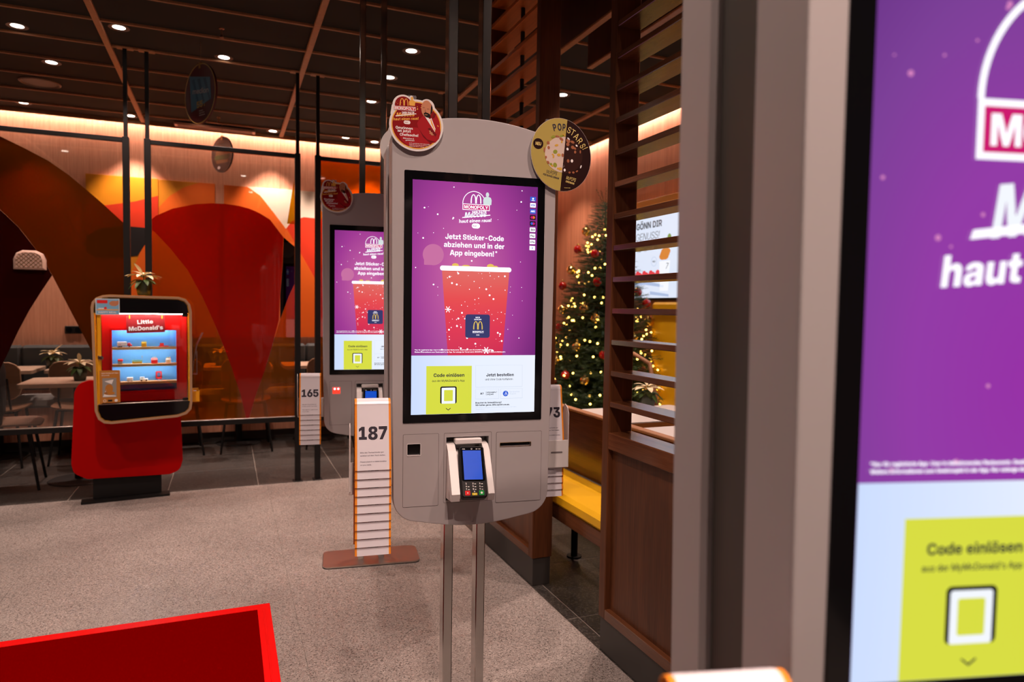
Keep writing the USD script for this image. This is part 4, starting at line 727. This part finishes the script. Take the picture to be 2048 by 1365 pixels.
def b_hmr(t): t.part('body', bx(-.019,.019,-.013,.013,0,.024,.002), 'toy_red'); t.part('roof', side(Polygon([(-.014,.024),(.014,.024),(.004,.036),(-.004,.036)]), -.019, .019), 'toy_red'); t.part('handle', front(affinity.translate(arches(0,0,.026,.012,.2),0,.034), .001, .003), 'toy_yellow')
def b_hat(t): t.part('crown', side(Polygon([(-.012,.006),(.012,.006),(.008,.024),(-.008,.024)]), -.011, .013), 'toy_red'); t.part('brim', flat(ell(.012,0,.030,.014), .0, .006), 'toy_red')
def b_grill(t): t.part('base', bx(-.013,.013,-.011,.011,0,.020,.002), 'toy_grey'); t.part('lid', bx(-.015,.015,-.012,.012,.020,.034,.003), 'toy_red')
def b_bench(t): t.part('roof', side(Polygon([(-.016,.016),(.016,.016),(.010,.026),(-.010,.026)]), -.031, .031), 'toy_green'); t.part('walls', bx(-.029,.029,-.013,.013,0.003,.016,.001), 'toy_yellow'); t.part('base', bx(-.033,.033,-.017,.017,0,.003), 'toy_white'); t.part('sign_pole', [tube([(.029,0,.02),(.029,0,.046)],.0012,6), bx(.026,.032,-.001,.001,.042,.054)], 'toy_grey')
def b_fries(t): t.part('carton', bx(-.016,.016,-.008,.008,0,.030,.002), 'toy_white'); t.part('arches', front(arches(0,.004,.020,.018), -.0081, .0006), 'toy_yellow'); t.part('fries', [bx(-.013+k*.0045,-.010+k*.0045,-.003,.001,.028,.036+.003*(k%3)) for k in range(6)], 'toy_yellow'); t.part('rim', bx(-.0165,.0165,-.0085,.0085,0,.004,.001), 'toy_red')
def b_box(t): t.part('carton', bx(-.018,.018,-.012,.012,.004,.028,.002), 'toy_white'); wheels(t, (-.011,.011), .010, .004)
def b_car(t): t.part('body', bx(-.025,.025,-.012,.012,.005,.017,.003), 'toy_white'); t.part('cabin', side(Polygon([(-.010,.016),(.010,.016),(.009,.028),(-.009,.028)]), -.023, .004), 'toy_white'); t.part('window', front(sbox(-.018,.018,-.002,.025), -.0101, .0006), 'toy_grey'); wheels(t, (-.015,.015), .0125, .0058)
def b_swing(t): t.part('frame', front(rrect(-.017,.017,.012,.062,.008).difference(rrect(-.010,.010,.022,.054,.004)), .006, .012), 'toy_red'); t.part('foot', [cyl(.014,0,.003,n=20), cyl(.003,.003,.014,n=10)], 'toy_white'); t.part('stand_glass', bx(-.021,.021,.008,.010,.006,.064), 'acrylic')
toy('small white and red toy lorry on the top shelf', -.0002, 0, b_truck); toy('small yellow lunch box toy on the top shelf', .1137, 0, b_hm); toy('small red cap toy at the right of the top shelf', .2184, 0, b_hat)
toy('small red and grey toy stove at the left of the middle shelf', -.0254, 1, b_grill); toy('small green roofed toy restaurant on the middle shelf', .0721, 1, b_bench); toy('small red lunch box toy on the middle shelf', .1739, 1, b_hmr); toy('small white toy carton of fries at the right of the middle shelf', .258, 1, b_fries)
toy('small white toy cart at the left of the bottom shelf', .0287, 2, b_box); toy('small white toy van on the bottom shelf', .1103, 2, b_car); toy('small red framed toy on a clear stand on the bottom shelf', .200, 2, b_swing)
t = Thing('leaflet', 'orange leaflet with a grey photo leaning in the lower left of the showcase', 'leaflet', dsp(-.0825, FY+.006, .684), 6.0)
t.part('sheet', front(sbox(-.057,0,.057,.209), 0, .002), 'leaflet_orange'); t.part('photo', front(sbox(-.042,.036,.036,.160), -.002, .0004), 'leaflet_photo'); t.part('photo_shape', front(unary_union([ell(-.005,.09,.022,.03), ell(-.004,.062,.03,.012)]), -.0024, .0003), 'leaflet_orange'); t.part('photo_light', front(unary_union([Polygon([(-.04,.04),(-.02,.09),(-.01,.05),(.03,.045),(.034,.04)]), Polygon([(-.03,.14),(.02,.15),(.01,.12)])]), -.0024, .0003), 'toy_white')
t.part('lettering', front(unary_union([small(['DANKE FÜR DEIN HAPPY MEAL','FÜR ZUHAUSE'], .006, -.046, .188, .014, 700, sx=.75), ell(-.030,.014,.008,.009).difference(ell(-.030,.014,.006,.007)), ell(.033,.014,.009,.009)]), -.002, .0005), 'white_ink'); t.part('code_mark', front(sbox(-.012,.008,.012,.020), -.002, .0005), 'black_plastic')
t = Thing('picture_card', 'small light blue card with a hand, fixed at the upper left corner of the showcase', 'card', dsp(-.0895, FY-.002, 1.2515), 6.0)
t.part('sheet', front(sbox(-.066,0,.066,.102), 0, .002), 'toy_white'); t.part('picture', front(sbox(-.063,.003,.063,.099), -.002, .0004), 'leaflet_blue'); t.part('shelf_picture', front(sbox(-.060,.027,.060,.035), -.0024, .0003), 'shelf_wood'); t.part('hand_picture', front(unary_union([ell(.035,.072,.026,.017), Polygon([(.04,.085),(.062,.092),(.062,.07),(.05,.065)])]), -.0024, .0003), 'skin'); t.part('red_label', front(unary_union([sbox(-.058,.072,.0,.093), ell(-.012,.042,.008,.008)]), -.0024, .0003), 'toy_red'); t.part('lettering', front(text('HAPPY MEAL', .010, .0, .010, 800, width=.10).union(sbox(-.05,.036,-.02,.042)), -.0024, .0004), 'toy_white')
t = Thing('leaflet_holder', 'clear acrylic leaflet holder on the right side of the red display stand', 'leaflet holder', dsp(.401, -.07, .845), 6.0)
t.part('back_plate', bx(0,.003,-.05,.05,0,.26,.001), 'acrylic'); t.part('pocket', side(Polygon([(-.05,0),(.05,0),(.05,.16),(-.05,.16)]), .028, .031), 'acrylic'); t.part('curved_front', T(side(LineString([(.003,.02),(.012,.10),(.03,.20),(.068,.285)]).buffer(.0018), -.05, .05), rot(-90)), 'acrylic'); t.part('floor', bx(0,.031,-.05,.05,0,.003), 'acrylic')
t = Thing('card_box', 'small yellow box clipped to the lower right side of the red display stand', 'box', dsp(.401, -.06, .660), 6.0)
t.part('front_wall', bx(0,.045,-.045,-.042,0,.07,.001), 'yellow_paint'); t.part('back_wall', bx(0,.045,.042,.045,0,.082,.001), 'yellow_paint'); t.part('side_wall', bx(.042,.045,-.042,.042,0,.07,.001), 'yellow_paint'); t.part('side_wall', bx(0,.003,-.042,.042,0,.082,.001), 'yellow_paint'); t.part('floor', bx(0,.045,-.045,.045,-.003,0), 'yellow_paint'); t.part('cards', bx(.012,.030,-.038,.038,0,.066), 'toy_white')

# ------------------------------------------------------------------ poinsettias in ribbed dark glass pots
def leaf_mesh(L, W, tilt, droop, az, z0, r0=.006):
    n = 7; V, F = [], []
    for i in range(n):
        u = i/(n-1); w = W*math.sin(PI*min(1, u*.96+.04))**.8*(1 if 0 < i < n-1 else .1); x = r0+L*u; z = z0+L*(math.tan(tilt)*u-droop*u*u)
        V += [(x, -w/2, z+w*.10), (x, 0, z), (x, w/2, z+w*.10)]
    for i in range(n-1):
        for j in range(2): a = i*3+j; F += [(a, a+3, a+4), (a, a+4, a+1)]
    V = np.array(V); F = np.array(F); m = trimesh.Trimesh(np.vstack([V, V-[0,0,.0009]]), np.vstack([F, F[:, ::-1]+len(V)]), process=False)
    return T(m, rot(az))
def poinsettia(label, loc, first=None, rz=0):
    if first: copy_of(first.path, 'potted_poinsettia', label, loc, rz, None); return first
    t = Thing('potted_poinsettia', label, 'potted plant', loc, rz); r = random.Random(3)
    n = 36; prof = [(.030,.0),(.036,.004),(.043,.05),(.045,.085),(.043,.098),(.040,.098),(.041,.085),(.038,.05),(.030,.008),(0,.008)]
    m = lathe([(0,0)]+prof, n*2); v = m.vertices; a = np.arctan2(v[:,1], v[:,0]); rad = np.hypot(v[:,0], v[:,1]); k = 1+.035*np.cos(a*n/1.0)*(rad > .034); m.vertices = np.c_[v[:,0]*k, v[:,1]*k, v[:,2]]
    t.part('pot', m, 'pot_glass', smooth=50); t.part('soil', cyl(.0395,.080,.086,n=24), 'bark')
    for i in range(9): t.part('green_leaf', leaf_mesh(r.uniform(.07,.095), .036, r.uniform(.05,.35), r.uniform(.4,.9), i*40+r.uniform(-12,12), .10), 'leaf_green')
    for i in range(7): t.part('bract', leaf_mesh(r.uniform(.085,.11), .036, r.uniform(.15,.35), r.uniform(.2,.5), i*51+r.uniform(-8,8), .128), 'bract')
    for i in range(5): t.part('bract', leaf_mesh(r.uniform(.06,.085), .028, r.uniform(.5,.9), r.uniform(.2,.5), i*72+20, .136), 'bract')
    for i in range(4): t.part('gold_ball', ball(.0085, .018*math.cos(i*1.6), .018*math.sin(i*1.6), .122+.004*i, 1), 'bauble_gold', smooth=True)
    t.part('stem', tube([(0,0,.085),(.002,0,.11),(0,0,.14)], .004, 6), 'leaf_green'); return t
P0 = poinsettia('cream poinsettia in a dark glass pot on top of the red display stand', dsp(.115,-.08,1.3795))
poinsettia('cream poinsettia in a dark glass pot on the front table left of the display stand', (-1.00, 5.85, .7505), P0, 40)
poinsettia('cream poinsettia in a dark glass pot on the far bench table at the left', (-1.40, 7.0, .7505), P0, 110)
poinsettia('cream poinsettia behind the amber glass on a bench table', (-.06, 6.98, .7505), P0, 75)
poinsettia('cream poinsettia in a dark glass pot on the white table before the Christmas tree', (2.27, 3.36, .7505), P0, 200)

# ------------------------------------------------------------------ tables, chairs and benches behind the glass
def table(name, label, loc, w, d, top, edge, rz=0, group=None, leg='black_metal', th=.028):
    t = Thing(name, label, 'table', loc, rz, group)
    t.part('table_top', flat(rrect(-w/2,w/2,-d/2,d/2,.03), .75-.006, .75), top); t.part('top_edge', flat(rrect(-w/2-.0005,w/2+.0005,-d/2-.0005,d/2+.0005,.03), .75-th, .75-.006), edge)
    t.part('column', cyl(.032,.012,.75-th,n=20), leg, smooth=40); t.part('foot_disc', lathe([(0,0),(.20,0),(.205,.004),(.195,.010),(.04,.016),(0,.016)],40), leg, smooth=40); return t
table('dining_table', 'pale wood table behind the glass at the left, nearest one', (-1.02, 5.90, 0), .66, .50, 'table_top', 'table_top')
table('dining_table', 'pale wood table at the grey bench, far left', (-1.80, 7.02, 0), .60, .50, 'table_top', 'table_top')
table('dining_table', 'pale wood table at the grey bench, second from the left', (-1.12, 7.02, 0), .60, .50, 'table_top', 'table_top')
table('dining_table', 'pale wood table at the grey bench behind the amber glass', (.10, 7.02, 0), .60, .50, 'table_top', 'table_top')
table('dining_table', 'pale wood table at the grey bench behind the rear kiosk', (.80, 7.02, 0), .60, .50, 'table_top', 'table_top')
t = Thing('wall_bench', 'long dark grey upholstered bench along the back wall', 'bench', (0, 0, 0))
for k, (xa, xb) in enumerate([(-3.0,-1.72),(-1.715,-.48),(-.475,.76),(.765,2.0)]):
    t.part('back_cushion', bx(xa,xb,7.37,7.505,.52,.925,.02), 'grey_fabric'); t.part('seat_cushion', bx(xa,xb,7.02,7.365,.40,.49,.02), 'grey_light')
t.part('base', bx(-3.0,2.0,7.08,7.50,.10,.395), 'veneer'); t.part('kickboard', bx(-3.0,2.0,7.12,7.50,0,.10), 'plinth')
def chair(label, loc, rz, first=None):
    "plywood chair; its front looks to local +y"
    if first: copy_of(first.path, 'dining_chair', label, loc, rz, 'plywood chairs behind the glass'); return first
    t = Thing('dining_chair', label, 'chair', loc, rz, 'plywood chairs behind the glass')
    s = rrect(-.21,.21,-.20,.22,.09,6); m = flat(s, 0, .012).subdivide_to_size(.05); v = m.vertices; m.vertices = np.c_[v[:,0], v[:,1], v[:,2]+.442+.020*(v[:,0]/.21)**2+.02*np.clip(v[:,1]-.12,0,1)*-1.2]
    t.part('seat', m, 'plywood', smooth=40)
    b = rrect(-.205,.205,.0,.30,.085,6); m = front(b, 0, .011).subdivide_to_size(.05); v = m.vertices; m.vertices = np.c_[v[:,0], v[:,1]-.205-.16*v[:,2]+.05*(v[:,0]/.2)**2, v[:,2]+.545]
    t.part('backrest', m, 'plywood', smooth=40)
    e = LineString(b.exterior.coords); pts = np.array(b.exterior.coords)[::2]; t.part('back_edge', tube(np.c_[pts[:,0], -.2105-.16*pts[:,1]+.05*(pts[:,0]/.2)**2, pts[:,1]+.545], .006, 6), 'wood_edge', smooth=True)
    for sx in (-1, 1):
        t.part('leg', tube([(sx*.16,-.15,.44),(sx*.215,-.235,.0)], [.012,.009], 8), 'black_metal', smooth=True); t.part('leg', tube([(sx*.16,.15,.44),(sx*.205,.215,.0)], [.012,.009], 8), 'black_metal', smooth=True)
        t.part('back_support', tube([(sx*.13,-.14,.435),(sx*.14,-.225,.52),(sx*.13,-.255,.72)], .008, 8), 'black_metal', smooth=True)
    t.part('frame', [tube([(-.16,-.15,.436),(.16,-.15,.436),(.16,.15,.436),(-.16,.15,.436),(-.16,-.15,.436)], .009, 6)], 'black_metal'); return t
C0 = chair('plywood chair at the far left bench table, half hidden by the black coat', (-1.72, 6.68, 0), 0)
chair('plywood chair at the second bench table behind the front table', (-1.13, 6.70, 0), 3, C0)
chair('plywood chair pushed under the front table at the left picture edge', (-1.46, 5.84, 0), -84, C0)
chair('plywood chair behind the amber glass, under the red arch', (.16, 6.72, 0), 0, C0)
chair('plywood chair behind the amber glass close to the display stand', (-.42, 6.72, 0), 4, C0)
chair('plywood chair seen between the post and the rear kiosk', (.90, 6.68, 0), -4, C0)
t = Thing('coat', 'black coat hanging over a chair at the left picture edge', 'coat', (-1.575, 5.90, .47))
prof = Polygon([(-.20,.0),(.18,.0),(.22,.16),(.20,.36),(.10,.52),(.0,.58),(-.10,.52),(-.18,.36),(-.22,.14)])
m = rings(np.array(prof.exterior.coords)[:-1], [(-.07,.05),(-.05,.012),(-.02,0),(.03,0),(.05,.02),(.06,.06)]); m = T(m, rot(90)); m = m.subdivide_to_size(.06); v = m.vertices; m.vertices = v+.018*(np.c_[meshkit.noise(v*9,1), meshkit.noise(v*9,2), meshkit.noise(v*9,3)]-.5); t.part('body', m, 'jacket', smooth=60)
t.part('sleeve', tube([(.02,-.16,.44),(.07,-.20,.28),(.09,-.19,.10),(.08,-.17,.0)], [.055,.06,.052,.045], 12), 'jacket', smooth=True); t.part('collar', tube([(.0,-.09,.53),(.05,0,.55),(.0,.09,.53)], [.03,.035,.03], 10), 'jacket', smooth=True)

# ------------------------------------------------------------------ seats on the right: booth bench, white tables, menu screen
t = Thing('booth_bench', 'walnut booth bench with a bright yellow seat between the partitions', 'bench', (0, 0, 0))
t.part('backrest', bx(1.75,1.785,2.3,3.95,.44,.772,.004), 'walnut_y'); t.part('back_cap', bx(1.745,1.79,2.3,3.95,.772,.785,.003), 'lath'); t.part('seat_cushion', bx(1.47,1.748,2.3,3.95,.375,.445,.018), 'yellow_vinyl'); t.part('front_rail', bx(1.485,1.52,2.3,3.95,.30,.372,.004), 'walnut_y'); t.part('base', bx(1.52,1.745,2.3,3.95,.30,.372), 'black_rod')
for x, y in ((1.54,2.5),(1.54,3.75),(1.72,2.5),(1.72,3.75),(1.72,3.2)): t.part('foot', [cyl(.018,.006,.30,x,y,16), cyl(.04,0,.008,x,y,20)], 'black_metal', smooth=40)
table('dining_table', 'white table with a wooden edge before the Christmas tree, the farther of two', (2.21, 3.24, 0), .64, .50, 'white_laminate', 'edge_wood', th=.034)
table('dining_table', 'white table with a wooden edge behind the slats, the nearer of two', (2.19, 2.55, 0), .64, .58, 'white_laminate', 'edge_wood', th=.034)
t = Thing('stool', 'low dark seat with pale rim under the nearer white table', 'stool', (2.13, 2.62, 0)); t.part('seat', flat(rrect(-.19,.19,-.19,.19,.06), .615, .64), 'grey_light')
for sx in (-1,1):
    for sy in (-1,1): t.part('leg', tube([(sx*.13,sy*.13,.615),(sx*.17,sy*.17,0)], .011, 8), 'black_metal', smooth=True)
MS = Thing('menu_screen', 'bright white menu screen on the right wall seen between the slats', 'screen', (X1-.06, 4.88, 0), -90)
F2 = lambda nm, g, k, m: MS.part(nm, front(g, -.02-.0006*k, .0005), m)
MS.part('housing', bx(-.64,.74,-.02,.055,1.42,2.215,.004), 'black_plastic'); F2('display', sbox(-.60,1.44,.70,2.185), 0, 'menu_white')
F2('headline', text('GÖNN DIR', .058, -.545, 2.065, 800, 'l', width=.40), 1, 'menu_grey'); F2('headline', text('GENUSS!', .062, -.55, 1.965, 300, 'l', width=.37, sl=12), 1, 'menu_grey'); F2('lettering', small(['UNSERE NEUEN','FROZEN SPECIALS'], .014, -.55, 1.90, .028, 500), 1, 'menu_grey'); F2('lettering', unary_union([text('NEU', .016, -.25, 1.755, 700), text('7', .05, -.05, 1.69, 400, sl=12), small(['Himbeer            4,79'], .012, -.52, 1.86, .03)]), 2, 'menu_grey')
F2('dessert_picture', unary_union([ell(-.12+.012*i, 1.80+.02*((i*7)%3), .05, .03) for i in range(6)]), 1, 'menu_orange'); F2('cup_picture', Polygon([(-.17,1.76),(-.01,1.76),(-.03,1.50),(-.15,1.50)]), 1, 's_paper'); F2('badge', ell(-.25,1.762,.042,.042).difference(ell(-.25,1.762,.039,.039)), 1, 'menu_blue')
F2('berries_picture', unary_union([ell(-.54+.035*i, 1.635+.014*((i*5)%3), .030, .024) for i in range(11)]), 1, 'menu_red'); F2('ice_picture', unary_union([Polygon([(-.59,1.58),(-.40,1.60),(-.1,1.55),(-.1,1.53),(-.38,1.56),(-.59,1.55)]), Polygon([(-.30,1.50),(-.02,1.47),(-.02,1.45),(-.3,1.47)])]), 1, 'menu_blue'); F2('leaf_picture', unary_union([ell(-.03,1.945,.03,.045), ell(-.02,1.90,.03,.02)]), 1, 'menu_green')
t = Thing('menu_canopy', 'orange wooden ledge with a light strip above the menu screen', 'ledge', (X1-.06, 4.88, 0), -90); t.part('ledge', bx(-.68,.78,-.10,.055,2.245,2.30,.004), 'yellow_paint'); t.part('light_strip', bx(-.66,.76,-.085,.02,2.226,2.243), 'menu_led')
t = Thing('yellow_bench', 'yellow upholstered high back bench against the right wall under the menu screen', 'bench', (0, 0, 0))
t.part('back_upholstery', bx(3.38,3.50,3.6,4.98,.50,1.40,.02), 'yellow_vinyl'); t.part('wood_rail', bx(3.345,3.38,3.6,4.98,1.30,1.335,.004), 'walnut_y'); t.part('seat_cushion', bx(2.98,3.38,3.6,4.6,.38,.47,.02), 'yellow_vinyl'); t.part('base', bx(3.05,3.50,3.6,4.6,0,.375), 'walnut_dark')
t = Thing('bentwood_chair', 'wooden chair with a curved back before the yellow bench', 'chair', (2.70, 3.75, 0), -90); t.part('back_loop', tube([(-.20,-.20,.45),(-.21,-.24,.75),(-.17,-.27,1.0),(0,-.28,1.05),(.17,-.27,1.0),(.21,-.24,.75),(.20,-.20,.45)], .014, 10), 'lath', smooth=True); t.part('seat', flat(rrect(-.21,.21,-.21,.21,.06), .44, .465), 'yellow_vinyl')
for sx in (-1,1):
    for sy in (-1,1): t.part('leg', tube([(sx*.17,sy*.17,.44),(sx*.20,sy*.20,0)], .013, 8), 'lath', smooth=True)

# ------------------------------------------------------------------ Christmas tree
TX, TY, TZ, TB, TR = 3.02, 5.17, 2.36, .33, .57
r = np.random.default_rng(11)
t = Thing('christmas_tree', 'tall green fir Christmas tree in the corner by the menu screen', 'christmas tree', (TX, TY, 0))
t.part('trunk', tube([(0,0,.08),(0,0,1.2),(0,0,TZ-.12)], [.035,.025,.006], 10), 'bark', smooth=True); t.part('stand', [cyl(.16,0,.02,n=28), cyl(.06,.02,.12,n=20,r2=.045)], 'leaf_green')
def sprig(n=34, L=.17):
    V, F = [], []
    for i in range(n):
        u = (i+.5)/n; a = i*2.4; l = .030*(1-.35*u); p = np.array([L*u, 0, 0]); d = np.array([.55, .8*math.cos(a), .8*math.sin(a)]); q = p+d*l; w = np.cross(d, [1,0,0]); w /= np.linalg.norm(w); w *= .0026
        k = len(V); V += [p-w, p+w, q]; F += [(k,k+1,k+2)]
    k = len(V); V += [(0,-.002,0),(0,.002,0),(L,0,0)]; F += [(k,k+1,k+2)]
    return np.array(V), np.array(F)
SV, SF = sprig(); Vs, Fs, Vl, Fl = [], [], [], []
def add_sprig(p, d, up, s, light):
    d = d/np.linalg.norm(d); y = np.cross(up, d); y /= np.linalg.norm(y)+1e-9; z = np.cross(d, y); v = (SV*s) @ np.array([d, y, z])+p
    if v[:,0].max() > .535 or ((v[:,0] > .34) & (v[:,1] < -.16) & (v[:,2] < 1.41)).any(): return      # the wall and the bench back stand there
    A, B = (Vl, Fl) if light else (Vs, Fs); B.append(SF+sum(map(len, A)) if False else SF+len(SV)*len(A)); A.append(v)
for k in range(700):
    u = (k+.5)/700; z = TB+(TZ-.10-TB)*(1-(1-u)**.72); R = TR*(TZ-z)/(TZ-TB)*r.uniform(.86,1.10)+.02; az = k*2.39996+r.uniform(-.2,.2); o = np.array([math.cos(az), math.sin(az), 0]); el = r.uniform(-.05,.25)-.25*(1-u)
    tip = o*R+np.array([0,0,math.tan(el)*R*.6]); n = max(2, int(R/.052))
    for i in range(n):
        s = (i+.6)/n; p = tip*s+np.array([0,0,z])
        for sg in (-1, 0, 1):
            d = o*(1.0 if sg == 0 else .65)+np.array([-o[1], o[0], 0])*sg*.8+np.array([0,0,r.uniform(-.15,.35)]); add_sprig(p, d, np.array([0,0,1.0]), r.uniform(.75,1.15)*min(1, .45+R), (s > .75 and r.random() < .6))
for d in ((0,0,1),(.5,0,1),(-.5,.1,1),(.1,-.5,1),(0,.5,1)): add_sprig(np.array([0,0,TZ-.17]), np.array(d, float), np.array([1.0,.3,0]), 1.15, True)
t.part('foliage', trimesh.Trimesh(np.vstack(Vs), np.vstack(Fs), process=False), 'needles', kind='stuff'); t.part('young_shoots', trimesh.Trimesh(np.vstack(Vl), np.vstack(Fl), process=False), 'needles_light', kind='stuff')
t = Thing('fairy_lights', 'string of warm white fairy lights wound around the Christmas tree', 'fairy lights', (TX, TY, 0)); wp = []
for k in range(296):
    u = k/296; z = TB+.04+(TZ-TB-.16)*(1-(1-u)**.62); R = TR*(TZ-z)/(TZ-TB)*1.0; az = u**.8*2*PI*11+r.uniform(-.12,.12); rr = R*r.uniform(.90,1.12)+.02; p = (min(rr*math.cos(az), .52), rr*math.sin(az), z+r.uniform(-.05,.05))
    if p[0] > .34 and p[1] < -.14 and p[2] < 1.42: p = (.33, p[1], p[2])
    wp.append(p)
    t.part('bulb', ball(.0092, *p, 1), 'fairy_light', smooth=True)
t.part('wire', tube(wp, .0015, 4), 'wire')
b0 = {}
def bauble(kind, p, label, rad):
    c = (p[0], p[1], p[2])
    if kind in b0: copy_of(b0[kind], 'bauble', label, c, 0, None, None); return
    t = Thing('bauble', label, 'bauble', c, 0, None); b0[kind] = t.path
    if kind == 'red': t.part('ball', ball(rad, 0,0,0, 3), 'bauble_red', smooth=True)
    else:
        m = trimesh.creation.icosphere(subdivisions=2, radius=rad); t.part('ball', m, 'bauble_gold')
    t.part('cap', cyl(.010, rad-.003, rad+.009, n=14), 'bauble_cap'); t.part('loop', T(tube([(.006*math.cos(q), 0, rad+.013+.006*math.sin(q)) for q in np.linspace(0, 2*PI, 13)], .0012, 5), np.eye(4)), 'bauble_cap')
RB = [(2.841,5.286,1.85),(2.892,5.094,1.802),(2.726,5.34,1.531),(2.873,5.022,1.56),(2.688,5.303,1.172),(2.6,5.024,.784),(3.315,4.99,1.389),(3.253,5.036,1.483),(3.254,4.952,1.079),(3.17,4.811,.831),(2.548,5.142,.72),(3.206,5.07,1.637),(2.838,4.848,.961)]
GB = [(2.903,5.253,2.007),(2.791,5.309,1.671),(2.727,5.339,1.323),(2.769,5.038,1.336),(2.687,5.0,1.019),(2.595,5.168,.894),(2.693,4.875,.75),(3.335,4.976,1.23),(3.116,4.869,1.091),(3.363,4.953,.863),(3.3,4.826,.637),(2.667,5.366,1.061),(2.822,4.953,1.255)]
ORD = ['highest','second highest','third highest','fourth highest','fifth highest','sixth highest','seventh highest','eighth highest','ninth highest','tenth highest','third lowest','second lowest','lowest']
for kind, L, rad in (('red', RB, .037), ('gold', GB, .041)):
    for i, p in enumerate(sorted(L, key=lambda q: -q[2])):
        out = np.array([p[0]-TX, p[1]-TY]); out = out/(np.linalg.norm(out)+1e-6)*.02; bauble(kind, (p[0]+out[0], p[1]+out[1], p[2]), f'{"glossy red" if kind == "red" else "faceted gold"} bauble on the Christmas tree, the {ORD[i]} {kind} one', rad)

# ------------------------------------------------------------------ red counter block in the left foreground
t = Thing('red_block', 'low red block with taped edges in the lower left foreground', 'block', (0, 0, 0), 0)
t.part('body', bx(-1.30,.112,1.0,2.105,0,.446,.004), 'block_red')
t.part('edge_tape', [bx(-1.30,.1135,2.072,2.1065,.4462,.4475), bx(.078,.1135,1.0,2.072,.4462,.4475)], 'red_gloss'); t.part('edge_tape', bx(.0925,.097,1.0,2.068,.4475,.4487,.0005), 'red_gloss')
